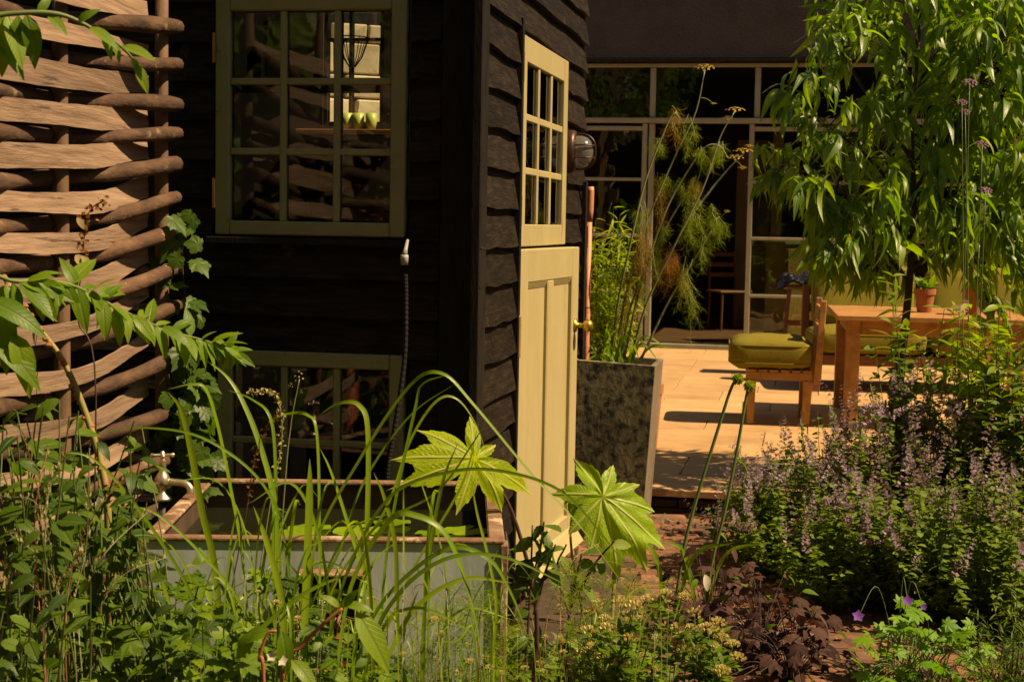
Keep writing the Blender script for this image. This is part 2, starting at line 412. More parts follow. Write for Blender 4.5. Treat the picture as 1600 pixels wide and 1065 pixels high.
for r_ in range(34):
    Y = 6.86-r_*0.112
    for c in range(-5 if Y > 5.9 else -2, 3):
        x = path_mid(Y)+c*0.223+(0.11 if r_ % 2 else 0)+U(-.006, .006)
        o = bpy.data.objects.new('brick', pb) if pb else MB().box(-0.106, 0.106, -0.0515, 0.0515, -0.03, 0.026).build('brick', 'path_brick', path, bevel=0.008)
        if pb: C.objects.link(o); o.parent = path
        pb = o.data; o.location = (x, Y+U(-.004, .004), U(-0.007, -0.001)); o.rotation_euler = (U(-.025, .025), U(-.025, .025), SA*0.6+U(-.02, .02))
# ------------------------------------------------------------------ house with glazed front
house = thing('house', 'dark rendered house front with steel framed glass doors behind the terrace', 'house', HOUSE, SA)
def hx(u, v=400):                                       # photo column -> distance along the house front
    d = ray(u, v); o = Vector((0, 0, EYE)); n = SY; t = (HOUSE-o).dot(n)/d.dot(n); return ((o+d*t)-HOUSE).dot(SX)
def hz(u, v):
    d = ray(u, v); o = Vector((0, 0, EYE)); t = (HOUSE-o).dot(SY)/d.dot(SY); return (o+d*t).z
ztop = hz(1100, 91); ztr = hz(1100, 188)
box('wall', 'render_dark', house, -6, 7, 0.0, 0.35, ztop, 4.6, bevel=0)
box('wall', 'render_dark', house, -6, hx(905)-0.2, 0.0, 0.35, 0, ztop-0.004, bevel=0)
box('fascia', 'black_trim', house, -6, 7, -0.03, 0.06, ztop-0.035, ztop+0.01)
def bar(x0, x1, z0, z1, y0=0.06, y1=0.12, name='glazing_bar', parent=house): return box(name, 'steel_frame', parent, x0, x1, y0, y1, z0, z1, bevel=0.004)
xl, x1, x2, xr = hx(915)-0.5, hx(1013), hx(1170), hx(1640)
xm = hx(1420)
bar(xl, 6.5, ztr-0.025, ztr+0.025, 0.03, 0.13, 'transom')
bar(xl, 6.5, ztop-0.08, ztop-0.045, 0.04, 0.13, 'head_bar')
box('threshold', 'steel_frame', house, xl, 6.5, 0.0, 0.2, TZ-0.01, TZ+0.045)
zb0 = TZ+0.045
for xx in (x1, hx(1176), xm, xr): bar(xx-0.028, xx+0.028, ztr+0.03, ztop-0.085, name='mullion')
def glass(x0, x1, z0, z1, y=0.09): return box('pane', 'house_glass', house, x0, x1, y-0.003, y+0.003, z0, z1, bevel=0)
xs = [xl, x1, hx(1176), xm, xr, 6.5]
for a, b in zip(xs[:-1], xs[1:]): glass(a+0.03, b-0.03, ztr+0.03, ztop-0.085)
def door(x0, x1, bars, y0, y1, name):
    d = bpy.data.objects.new(name, None); C.objects.link(d); d.parent = house; d.empty_display_size = .1
    bar(x0, x0+0.05, zb0, ztr-0.03, y0, y1, 'stile', d); bar(x1-0.05, x1, zb0, ztr-0.03, y0, y1, 'stile', d)
    zz = [zb0]+bars+[ztr-0.03]
    for i, z in enumerate(zz):
        h = 0.05 if 0 < i < len(zz)-1 else 0.07
        z0 = min(max(z-h/2, zb0), ztr-0.03-h); bar(x0+0.05, x1-0.05, z0, z0+h*0.62, y0, y1, 'rail', d)
    for a, b in zip(zz[:-1], zz[1:]):
        box('pane', 'house_glass', d, x0+0.05, x1-0.05, (y0+y1)/2-0.003, (y0+y1)/2+0.003, a+0.04, b-0.03, bevel=0)
door(xl, hx(1006), [hz(960, 278), hz(960, 366), hz(960, 455)], 0.05, 0.11, 'glass_door')
bar(x1-0.028, x1+0.028, zb0, ztr-0.03, 0.05, 0.13, 'mullion')
rb = [hz(1215, 283), hz(1215, 372), hz(1215, 462)]
door(hx(1165), xm-0.04, rb, 0.05, 0.11, 'glass_door')
door(xm-0.035, xr, rb, 0.12, 0.17, 'glass_door')
door(xr+0.005, 6.5, rb, 0.05, 0.11, 'glass_door')
# the room behind the glass
box('room_floor', 'room_floor', house, -2.5, 6.6, 0.2, 5.5, 0.0, TZ+0.02, bevel=0)
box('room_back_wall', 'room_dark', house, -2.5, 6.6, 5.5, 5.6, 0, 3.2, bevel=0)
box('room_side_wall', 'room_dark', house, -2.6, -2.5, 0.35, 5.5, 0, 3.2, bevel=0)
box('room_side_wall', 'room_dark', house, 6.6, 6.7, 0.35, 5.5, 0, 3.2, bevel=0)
lx0, lx1 = hx(1232)+1.0, hx(1232)+3.6                   # unseen roof opening, added to let sun in onto the cabinet
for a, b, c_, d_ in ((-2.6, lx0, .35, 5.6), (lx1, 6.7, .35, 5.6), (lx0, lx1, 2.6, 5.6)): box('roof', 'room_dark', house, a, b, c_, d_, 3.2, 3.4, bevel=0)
box('added_rooflight', 'house_glass', house, lx0, lx1, .36, 2.6, 3.3, 3.31, bevel=0)
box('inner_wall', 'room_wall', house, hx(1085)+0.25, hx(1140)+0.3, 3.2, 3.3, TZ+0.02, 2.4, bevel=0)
box('inner_door', 'old_brass', house, hx(1140)+0.32, hx(1160)+0.32, 3.1, 3.16, TZ+0.02, 2.5, bevel=0)
# ------------------------------------------------------------------ the shed
SHED = P(745, 400, 4.49); SHED.z = 0
shed = thing('garden_shed', 'black weatherboarded shed with olive windows and a cream stable door', 'shed', SHED, SA)
def fx(u, v): d = ray(u, v); o = Vector((0, 0, EYE)); t = (SHED-o).dot(SY)/d.dot(SY); return ((o+d*t)-SHED).dot(SX)
def fz(u, v): d = ray(u, v); o = Vector((0, 0, EYE)); t = (SHED-o).dot(SY)/d.dot(SY); return (o+d*t).z
def sy_(u, v, off=.032): d = ray(u, v); o = Vector((0, 0, EYE)); t = (SHED+SX*off-o).dot(SX)/d.dot(SX); return ((o+d*t)-SHED).dot(SY)
def sz_(u, v, off=.032): d = ray(u, v); o = Vector((0, 0, EYE)); t = (SHED+SX*off-o).dot(SX)/d.dot(SX); return (o+d*t).z
SL, SW, SH = sy_(917, 300), 2.7, 2.62                   # side length, front width, wall height
def board(parent, axis, a0, a1, z0, h=0.138, seg=6, name='board', jag=0.004):
    """one feather-edged weatherboard: thick lower edge proud of the wall, uneven lower edge"""
    V = []; F = []
    for i in range(seg+1):
        a = a0+(a1-a0)*i/seg; dz = U(-jag, jag); do = U(-.0015, .0015)
        for (o, z) in ((0.004, z0+h), (0.031+do, z0+dz), (0.006, z0+dz), (-0.002, z0+h)):
            V.append((a, -o, z) if axis == 'x' else (o, a, z))
    for i in range(seg):
        for j in range(4):
            k = i*4+j; k2 = i*4+(j+1) % 4
            F.append((k, k2, k2+4, k+4) if axis == 'x' else (k, k+4, k2+4, k2))
    e = seg*4
    F += [(3, 2, 1, 0), (e, e+1, e+2, e+3)] if axis == 'x' else [(0, 1, 2, 3), (e+3, e+2, e+1, e)]
    return mk(name, V, F, 'black_board', parent)
PITCHB = 0.1185
W1 = (fx(341, 200), fx(640, 200), fz(490, 371), fz(490, -8))     # upper window: x0 x1 z0 z1
W2 = (fx(344, 640), fx(637, 640), fz(490, 547)-0.56, fz(490, 547))
front = bpy.data.objects.new('front_wall', None); C.objects.link(front); front.parent = shed
side = bpy.data.objects.new('side_wall', None); C.objects.link(side); side.parent = shed
POST = -fx(692, 300)                                     # width of the flat corner board on the front
zc = fz(490, 371)-0.004
k0 = int((zc)/PITCHB)
zb = [zc-PITCHB*k0+PITCHB*i for i in range(-0, 22)]
for z in zb:
    if z > SH: break
    segs = [(-SW, -POST-0.003)]
    for w in (W1, W2):
        if z+0.09 > w[2] and z+0.02 < w[3]:
            segs = [(-SW, w[0]-0.006), (w[1]+0.006, -POST-0.003)]
    for a, b in segs: board(front, 'x', a, b, z+U(-.003, .003))
box('corner_board', 'black_trim', shed, -POST, 0.026, -0.034, -0.008, 0, SH, bevel=0.003)
box('corner_board', 'black_trim', shed, 0.002, 0.030, -0.006, sy_(752, 300), 0, SH, bevel=0.003)
D0, D1 = sy_(813, 390), sy_(877, 390)                    # door opening along the side
DZ0, DZM, DZ1 = 0.075, sz_(815, 389.5), sz_(820, 53)
sb0, sb1 = sy_(752, 300)+0.003, D0-0.02
zs = sz_(755, 386)
k0 = int(zs/PITCHB)
zbs = [zs-PITCHB*k0+PITCHB*i for i in range(0, 24)]
for z in zbs:
    if z > SH: break
    if z+0.08 < DZ1+0.02:
        board(side, 'y', sb0, sb1+U(-.012, .004), z+U(-.004, .004), seg=5, jag=0.006); board(side, 'y', D1+0.022+U(-.004, .01), SL, z+U(-.004, .004), seg=6, jag=0.006)
    else: board(side, 'y', sb0, SL, z+U(-.004, .004), seg=12, jag=0.006)
# lining behind the boards, openings left free
def lin(x0, x1, y0, y1, z0, z1): return box('lining', 'lining', shed, x0, x1, y0, y1, z0, z1, bevel=0)
def wall_with(holes, lo, hi, fn):
    """panels of a lining wall round its openings (a0, a1, z0, z1)"""
    cuts = sorted({lo, hi}|{h[0] for h in holes}|{h[1] for h in holes})
    for a, b in zip(cuts[:-1], cuts[1:]):
        z = 0
        for h in sorted([h for h in holes if h[0] <= a+1e-6 and h[1] >= b-1e-6], key=lambda h: h[2]):
            if h[2]-z > 0.005: fn(a, b, z, h[2])
            z = h[3]
        if SH-z > 0.005: fn(a, b, z, SH)
wall_with([W1, W2], -SW, -0.012, lambda a, b, z0, z1: lin(a, b, 0.004, 0.05, z0, z1))
wall_with([(D0, D1, DZ0, DZ1)], 0.055, SL, lambda a, b, z0, z1: lin(-0.05, -0.004, a, b, z0, z1))
BW = 2.28                                                # back wall with a small window
def bx(u, v): d = ray(u, v); o = Vector((0, 0, EYE)); t = (SHED+SY*BW-o).dot(SY)/d.dot(SY); return ((o+d*t)-SHED).dot(SX)
def bz(u, v): d = ray(u, v); o = Vector((0, 0, EYE)); t = (SHED+SY*BW-o).dot(SY)/d.dot(SY); return (o+d*t).z
BWIN = (bx(505, 100), bx(600, 100), bz(555, 197), bz(555, 12))
wall_with([BWIN], -SW, -0.052, lambda a, b, z0, z1: lin(a, b, BW, BW+0.05, z0, z1))
lin(-SW, -SW+0.05, 0.052, BW-0.002, 0, SH); lin(-SW+0.052, -0.052, 0.052, BW-0.002, 0, 0.04)
# roof: oversailing slab with barge boards
box('roof', 'black_trim', shed, -SW-0.15, 0.10, -0.17, SL+0.10, SH, SH+0.07, bevel=0.01)
# ---- casement windows on the front
def casement(name, w, rows, cols, parent, m, y0=-0.036, y1=0.012, stile=0.046, mun=0.02, gaps=None):
    x0, x1, z0, z1 = w; x0 += .004; x1 -= .004; z0 += .004; z1 -= .004
    d = bpy.data.objects.new(name, None); C.objects.link(d); d.parent = parent; d.empty_display_size = .1
    box('stile', m, d, x0, x0+stile, y0, y1, z0, z1, bevel=0.004); box('stile', m, d, x1-stile, x1, y0, y1, z0, z1, bevel=0.004)
    box('rail', m, d, x0+stile, x1-stile, y0+.001, y1, z0, z0+stile*.95, bevel=0.004); box('rail', m, d, x0+stile, x1-stile, y0+.001, y1, z1-stile, z1, bevel=0.004)
    ix0, ix1, iz0, iz1 = x0+stile, x1-stile, z0+stile*.95, z1-stile
    gx = [ix0+(ix1-ix0)*i/cols for i in range(cols+1)]; gz = [iz0+(iz1-iz0)*i/rows for i in range(rows+1)]
    for g_ in gx[1:-1]: box('muntin', m, d, g_-mun/2, g_+mun/2, y0+.006, y1-.004, iz0, iz1, bevel=0.003)
    for g_ in gz[1:-1]: box('muntin', m, d, ix0, ix1, y0+.009, y1-.006, g_-mun/2, g_+mun/2, bevel=0.003)
    for i in range(cols):
        for j in range(rows):
            a, b, c_, e = gx[i], gx[i+1], gz[j], gz[j+1]
            p = box('pane', 'pane_glass', d, a-(b-a)/2+(b-a)/2+mun*.3-((a+b)/2), b-mun*.3-((a+b)/2), -0.0015, 0.0015, c_+mun*.3-((c_+e)/2), e-mun*.3-((c_+e)/2), bevel=0)
            p.location = ((a+b)/2, -0.014, (c_+e)/2); p.rotation_euler = (U(-.012, .012), 0, U(-.012, .012))
    return d
wd = casement('window', W1, 3, 3, shed, 'olive_paint')
for z in (W1[3]-0.16, W1[2]+0.13): box('hinge', 'old_brass', wd, W1[0]-0.002, W1[0]+0.006, -0.042, -0.032, z-0.045, z+0.045, bevel=0)
wd2 = casement('window', W2, 2, 3, shed, 'olive_paint')
box('sill', 'black_trim', shed, W1[0]-0.02, W1[1]+0.02, -0.05, 0.03, W1[2]-0.022, W1[2]-0.002)
# ---- stable door on the side: upper glazed leaf shut, lower leaf a little ajar
box('door_jamb', 'black_trim', shed, -0.05, 0.036, D0-0.024, D0-0.003, 0, DZ1+0.05, bevel=0.003)
box('door_jamb', 'black_trim', shed, -0.05, 0.014, D1+0.003, D1+0.02, 0, DZ1+0.03, bevel=0.003)
box('door_head', 'black_trim', shed, -0.05, 0.020, D0, D1, DZ1+0.004, DZ1+0.03, bevel=0.003)
def leaf_box(name, m, parent, y0, y1, z0, z1, x0, x1, bevel=0.003): return box(name, m, parent, x0, x1, y0, y1, z0, z1, bevel=bevel)
ul = bpy.data.objects.new('upper_door', None); C.objects.link(ul); ul.parent = shed; ul.location = (0.030, D0, 0); ul.rotation_euler = (0, 0, R(-1.2))
dw = D1-D0-0.004; st = 0.075; z0, z1 = DZM+0.008, DZ1
for a, b in ((0, st), (dw-st, dw)): leaf_box('stile', 'cream_paint', ul, a, b, z0, z1, -0.044, 0)
leaf_box('rail', 'cream_paint', ul, st, dw-st, z0, z0+0.075, -0.044, -0.001); leaf_box('rail', 'cream_paint', ul, st, dw-st, z1-0.085, z1, -0.044, -0.001)
iy = [st+(dw-2*st)*i/3 for i in range(4)]; iz = [z0+.075+(z1-z0-.16)*i/3 for i in range(4)]
for y in iy[1:-1]: leaf_box('muntin', 'cream_paint', ul, y-.012, y+.012, iz[0], iz[3], -0.040, -0.004)
for z in iz[1:-1]: leaf_box('muntin', 'cream_paint', ul, iy[0], iy[3], z-.012, z+.012, -0.038, -0.006)
for i in range(3):
    for j in range(3):
        p = leaf_box('pane', 'pane_glass', ul, iy[i]+.006, iy[i+1]-.006, iz[j]+.006, iz[j+1]-.006, -0.017, -0.014, bevel=0)
for z in (z1-0.11, z0+0.12): box('hinge', 'old_brass', ul, -0.012, 0.006, -0.012, 0.004, z-.05, z+.05, bevel=0.002)
ll = bpy.data.objects.new('lower_door', None); C.objects.link(ll); ll.parent = shed; ll.location = (0.034, D0, 0); ll.rotation_euler = (0, 0, R(-4.5))
z0, z1 = DZ0, DZM; dw = D1-D0+0.012
leaf_box('panel', 'cream_paint', ll, 0.06, dw-0.06, z0+0.1, z1-0.07, -0.030, -0.016, bevel=0)
st = 0.105; mu = 0.085
leaf_box('stile', 'cream_paint', ll, 0, st, z0, z1, -0.044, 0, bevel=0.004); leaf_box('stile', 'cream_paint', ll, dw-st, dw, z0, z1, -0.044, 0, bevel=0.004)
leaf_box('rail', 'cream_paint', ll, st, dw-st, z1-0.115, z1, -0.044, -0.001, bevel=0.004); leaf_box('rail', 'cream_paint', ll, st, dw-st, z0, z0+0.16, -0.044, -0.001, bevel=0.004)
leaf_box('muntin', 'cream_paint', ll, dw/2-mu/2, dw/2+mu/2, z0+.16, z1-.115, -0.040, -0.002, bevel=0.004)
for a, b in ((st, dw/2-mu/2), (dw/2+mu/2, dw-st)):   # chamfered mouldings round the sunk panels
    zt = z1-.115
    MB().hexa([(-.016, a, zt-.022), (-.016, b, zt-.022), (-.017, b, zt-.0), (-.017, a, zt-.0)], [(-.014, a+.0, zt-.022), (-.014, b, zt-.022), (-.003, b, zt-.001), (-.003, a, zt-.001)]).build('moulding', 'cream_paint', ll)
MB().hexa([(0.0, 0.02, z0+.05), (0.045, 0.02, z0+.05), (0.045, dw-.02, z0+.05), (0.0, dw-.02, z0+.05)], [(0.0, 0.02, z0+.11), (0.012, 0.02, z0+.10), (0.012, dw-.02, z0+.10), (0.0, dw-.02, z0+.11)]).build('weather_bar', 'cream_paint', ll)
box('hinge', 'old_brass', ll, -0.012, 0.005, -0.014, 0.003, z1-.36, z1-.22, bevel=0.002)
Mk = Matrix.Translation((0, dw-.055, z1-0.30)) @ Matrix.Rotation(R(90), 4, 'Y')
kb = MB().lathe([(0.0, 0), (0.026, 0.001), (0.026, 0.006), (0.010, 0.010), (0.009, 0.032), (0.018, 0.038), (0.024, 0.05), (0.022, 0.062), (0.012, 0.071), (0, 0.073)], 20, Mk).build('door_knob', 'brass', ll, smooth=True)
# ---- things inside the shed seen through the front window
mat('shelf_wood', [(0.20, 0.085, 0.03), (0.30, 0.14, 0.05)], 0.6, 8, stretch=(1, 8, 8))
mat('enamel', [(0.42, 0.40, 0.30), (0.5, 0.48, 0.36)], 0.4, 4)
mat('label_blue', [(0.10, 0.12, 0.22), (0.16, 0.18, 0.3)], 0.5, 5)
mat('cup_green', [(0.34, 0.40, 0.08), (0.42, 0.46, 0.12)], 0.4, 5)
mat('dark_iron', [(0.012, 0.010, 0.009), (0.03, 0.024, 0.02)], 0.6, 12)
mat('red_box', [(0.22, 0.05, 0.025), (0.28, 0.07, 0.03)], 0.6, 5)
def inside_pt(u, v, yl):                                # point at local depth yl inside the shed
    d = ray(u, v); o = Vector((0, 0, EYE)); t = (SHED+SY*yl-o).dot(SY)/d.dot(SY); q = (o+d*t)-SHED
    return Vector((q.dot(SX), yl, q.z))
a = inside_pt(345, 128, 0.42); b = inside_pt(640, 128, 0.42)
box('shelf', 'shelf_wood', shed, a.x-.25, -0.052, 0.36, 0.60, a.z-0.022, a.z, bevel=0.002)
szz = a.z
def in_world(p): return SHED+SX*p.x+SY*p.y+Vector((0, 0, p.z))
for i, (u, lab) in enumerate(((436, 'pale enamel drum on the shed shelf beside the bottle'), (477, 'pale enamel drum on the shed shelf nearest the bright back window'))):
    q = inside_pt(u, 120, 0.46); q.z = szz
    t = thing('storage_drum', lab, 'drum', in_world(q), 0, 'drums on the shed shelf')
    MB().lathe([(0, 0.001), (.045, 0.001), (.048, .006), (.048, .18), (.050, .184), (.050, .19), (.046, .192), (0, .192)], 24).build('body', 'enamel', t, smooth=True)
    MB().lathe([(.0505, .175), (.052, .178), (.052, .2), (.040, .206), (0, .206)], 24).build('lid', 'enamel', t, smooth=True)
q = inside_pt(397, 120, 0.47); q.z = szz
t = thing('bottle', 'small dark bottle with a blue label on the shed shelf', 'bottle', in_world(q))
MB().lathe([(0, .001), (.022, .001), (.023, .006), (.023, .09), (.010, .112), (.009, .125), (0, .125)], 16).build('body', 'dark_iron', t, smooth=True)
MB().lathe([(.0236, .02), (.0236, .06)], 16).build('label', 'label_blue', t, smooth=True)
MB().lathe([(.011, .118), (.011, .138), (0, .138)], 12).build('cap', 'enamel', t, smooth=True)
# back window frame
bw = bpy.data.objects.new('back_window', None); C.objects.link(bw); bw.parent = shed
x0, x1, z0, z1 = BWIN; fr = 0.02
for (a, b, c_, e) in ((x0, x0+fr, z0, z1), (x1-fr, x1, z0, z1), (x0+fr, x1-fr, z0, z0+fr), (x0+fr, x1-fr, z1-fr, z1), (x0+(x1-x0)*.42, x0+(x1-x0)*.42+.014, z0+fr, z1-fr), (x0+fr, x1-fr, z0+(z1-z0)*.72, z0+(z1-z0)*.72+.014)):
    box('glazing_bar', 'dark_iron', bw, a, b, BW+.005, BW+.045, c_, e, bevel=0)
q = inside_pt(555, 60, 0.55)
hb = thing('wire_basket', 'dark wire hanging basket seen through the upper front window', 'basket', in_world(Vector((q.x, .52, szz))))
for k in range(6):
    a = math.pi*k/6
    MB().tube([Vector((.055*math.cos(a)*s, .055*math.sin(a)*s, .135-.10*(1-s*s)+.02)) for s in (-1, -.6, -.2, .2, .6, 1)], .0016, 5).build('wire', 'dark_iron', hb)
MB().tube([Vector((.055*math.cos(2*math.pi*j/20), .055*math.sin(2*math.pi*j/20), .155)) for j in range(21)], .002, 5).build('hoop', 'dark_iron', hb)
MB().tube([Vector((.03*math.cos(2*math.pi*j/16), .03*math.sin(2*math.pi*j/16), .004)) for j in range(17)], .004, 5).build('foot_ring', 'dark_iron', hb)
MB().tube([(0, 0, .06), (0.005, 0, .004)], .003, 5).build('foot_stem', 'dark_iron', hb)
for k, u in enumerate((541, 559, 579)):
    q = inside_pt(u, 194, BW-0.05)
    t = thing('cup', ['yellow green cup on the back sill, leftmost of three', 'yellow green cup on the back sill, middle of three', 'yellow green cup on the back sill, rightmost of three'][k], 'cup', in_world(Vector((q.x, BW-.04, BWIN[2]-.02))), 0, 'cups on the back sill')
    MB().lathe([(0, .001), (.019, .001), (.025, .03), (.026, .075), (.0235, .075), (.022, .03), (0, .01)], 18).build('body', 'cup_green', t, smooth=True)
box('back_sill', 'shelf_wood', shed, BWIN[0]-.1, BWIN[1]+.1, BW-.09, BW-.004, BWIN[2]-.045, BWIN[2]-.02)
q = inside_pt(590, 330, 0.9)
t = thing('storage_box', 'dull red box low inside the shed behind the window', 'box', in_world(Vector((q.x, .8, 0.04))))
box('body', 'red_box', t, -.2, .2, -.15, .15, 0, 1.36, bevel=.004); box('lid', 'shelf_wood', t, -.21, .21, -.16, .16, 1.362, 1.385, bevel=.004)
# ---- bulkhead lamp on the side wall
mat('bronze', [(0.045, 0.022, 0.014), (0.09, 0.042, 0.026)], 0.4, 12, metallic=0.5)
q_y, q_z = sy_(886, 237), sz_(886, 237)
lamp = thing('bulkhead_lamp', 'round bronze bulkhead lamp with caged glass on the shed side', 'lamp', SHED+SX*0.026+SY*q_y+Vector((0, 0, q_z)), SA)
MX = Matrix.Rotation(R(90), 4, 'Y'); MXs = MX @ Matrix.Diagonal((1, .82, 1, 1))
MB().lathe([(0, 0), (.082, 0), (.084, .006), (.084, .03), (.078, .042), (.066, .044), (0.0, .044)], 32, MXs).build('back_plate', 'bronze', lamp, smooth=True)
m, nt, out = _nt('ribbed_glass'); b_ = N(nt, 'ShaderNodeBsdfPrincipled', Roughness=0.12, IOR=1.45); b_.inputs['Base Color'].default_value = (.55, .55, .5, 1); b_.inputs['Transmission Weight'].default_value = 0.85
nz_ = N(nt, 'ShaderNodeTexNoise', Scale=60); tc_ = N(nt, 'ShaderNodeTexCoord'); nt.links.new(tc_.outputs['Object'], nz_.inputs[0]); bp_ = N(nt, 'ShaderNodeBump', Strength=.3, Distance=.004); nt.links.new(nz_.outputs[0], bp_.inputs['Height']); nt.links.new(bp_.outputs[0], b_.inputs['Normal'])
nt.links.new(b_.outputs[0], out.inputs[0]); MATS['ribbed_glass'] = m
MB().lathe([(.062, .040), (.062, .065), (.056, .085), (.042, .100), (.022, .108), (0, .110)], 32, MXs).build('glass_dome', 'ribbed_glass', lamp, smooth=True)
for k in (-1, 1):
    pts = [Vector((x, s*.066*.82, k*.024)) for s, x in ((1, .04), (1, .07), (.85, .095), (.45, .113), (-.45, .113), (-.85, .095), (-1, .07), (-1, .04))]
    MB().tube(spline(pts, 4), .0035, 6).build('cage_bar', 'bronze', lamp, smooth=True)
pts = [Vector((x, 0, s*.068)) for s, x in ((1, .04), (1, .07), (.85, .095), (.45, .115), (-.45, .115), (-.85, .095), (-1, .07), (-1, .04))]
MB().tube(spline(pts, 4), .0045, 6).build('cage_bar', 'bronze', lamp, smooth=True)
# ---- copper pipe
mat('copper', [(0.46, 0.18, 0.085), (0.56, 0.23, 0.11)], 0.5, 9, metallic=0.0, spots=(0.36, 0.15, 0.08), sscale=9)
py, pz = sy_(903, 420), sz_(906, 290)
pipe = thing('copper_pipe', 'upright orange copper pipe at the far corner of the shed', 'pipe', SHED+SX*0.05+SY*(SL-.04), SA)
MB().tube([(0, 0, 0.02), (0, 0, pz-.14)], .0135, 14).build('tube', 'copper', pipe, smooth=True)
MB().tube([(0, 0, pz-.15), (0.002, 0, pz-.1), (0.004, 0, pz-.02), (.003, 0, pz)], [.0135, .0165, .0155, .0145], 14).build('sleeve', 'copper', pipe, smooth=True)
box('backing_batten', 'black_trim', pipe, -.024, -.004, -.07, -.025, 0.02, pz+.02)
for z in (.45, 1.0): MB().tube([(-.02, -.02, z), (.0, -.0165, z), (.016, 0, z), (0, .0165, z), (-.02, .02, z)], .003, 6).build('clip', 'bronze', pipe)
# ---- corrugated cable running down the front
mat('black_rubber', [(0.010, 0.010, 0.010), (0.02, 0.02, 0.02)], 0.8, 10, spec=.15)
mat('grey_plastic', [(0.26, 0.25, 0.21), (0.36, 0.35, 0.29)], 0.5, 10)
hose = thing('cable_conduit', 'black corrugated cable hanging from a grey plug between the windows', 'cable', P(632, 700, 4.40))
hp = [P(636, 382, 4.43), P(633, 410, 4.40), P(634, 470, 4.40), P(632, 560, 4.40), P(618, 660, 4.40), P(606, 730, 4.40), P(603, 800, 4.40), P(600, 900, 4.40)]
cp = spline(hp, 44); rr = [.0072+.0005*(1 if (i//2) % 2 else -1) for i in range(len(cp))]
k1 = 60
MB().tube(cp[k1:], rr[k1:], 8).build('conduit', 'black_rubber', hose, base=hose.location)
MB().tube([P(637, 375, 4.435), P(634, 388, 4.415), P(632, 398, 4.40)], [.004, .006, .009], 10).build('grey_lead', 'grey_plastic', hose, smooth=True, base=hose.location)
MB().tube([P(632, 398, 4.40), P(632, 402, 4.40), P(632, 414, 4.40)], [.0115, .012, .0105], 12).build('plug', 'grey_plastic', hose, smooth=True, base=hose.location)
# ---- stone garden wall behind the shed (seen through its back window)
gw = thing('stone_wall', 'pale rubble wall behind the shed, seen through its window', 'wall', (-1.75, 9.9, TZ), R(24))
box('wall_core', 'mortar', gw, -1.3, 1.18, 0.03, 0.25, 0, 2.5, bevel=0)
sm = []
z = 0.0; ri = 0
while z < 2.48:
    h = [0.16, .21, .13, .18][ri % 4]; x = -1.3-(ri % 2)*.1
    while x < 1.15:
        w = U(.18, .36); key = len(sm)
        o = MB().hexa([(x+.008, U(-.02, .01), z+.008), (x+w-.008, U(-.02, .01), z+.008), (x+w-.008, .03, z+.008), (x+.008, .03, z+.008)], [(x+.008+U(0, .02), U(-.02, .01), z+h-.006), (x+w-.008, U(-.02, .01), z+h-.006), (x+w-.008, .03, z+h-.006), (x+.008, .03, z+h-.006)]).build('stone', 'pale_stone', gw, bevel=.008)
        x += w
    z += h; ri += 1
# ------------------------------------------------------------------ woven hurdle fence
mat('riven_oak', [(0.15, 0.092, 0.058), (0.245, 0.155, 0.10), (0.325, 0.22, 0.148)], 0.75, 22, stretch=(1, .14, 3.2), rand=0.16, bump=0.3, bscale=60, spots=(0.085, 0.055, 0.04), sscale=16, slo=0.60, shi=0.66, sst=True)
mat('bark_rod', [(0.04, 0.019, 0.010), (0.085, 0.042, 0.021), (0.14, 0.074, 0.038)], 0.8, 20, stretch=(1, .35, 1), rand=0.25, bump=0.6, bscale=60, spots=(0.28, 0.2, 0.1), sscale=16, slo=0.6, shi=0.7)
mat('post_wood', [(0.10, 0.055, 0.03), (0.18, 0.10, 0.055)], 0.8, 20, stretch=(1, 1, .3), bump=0.4, bscale=60)
FE, FN = Vector((-1.005, 4.30, 0)), Vector((-1.36, 1.90, 0))
FD = (FN-FE); FLEN = FD.length; FD.normalize(); FNRM = Vector((-FD.y, FD.x, 0)); 
if FNRM.x < 0: FNRM = -FNRM
fence = thing('hurdle_fence', 'woven fence of pale riven strips and brown rods beside the shed', 'fence', FE)
s0 = (P(0, 300, 3.327)-FE).dot(FD)                       # where the fence leaves the picture
def fpt(s, off, z): q = FD*s+FNRM*off; return Vector((q.x, q.y, z))
def rowz(vl, vr, s):
    zl = P(0, vl, 3.327).z; zr = P(250, vr, 4.3).z; t = s/s0
    return zr+(zl-zr)*t if t <= 1 else zl+(zl-zr)*(t-1)*0.4
GAP = s0*0.66
def weave(s, sgn): return sgn*0.030*math.cos(math.pi*(s-GAP)/GAP)
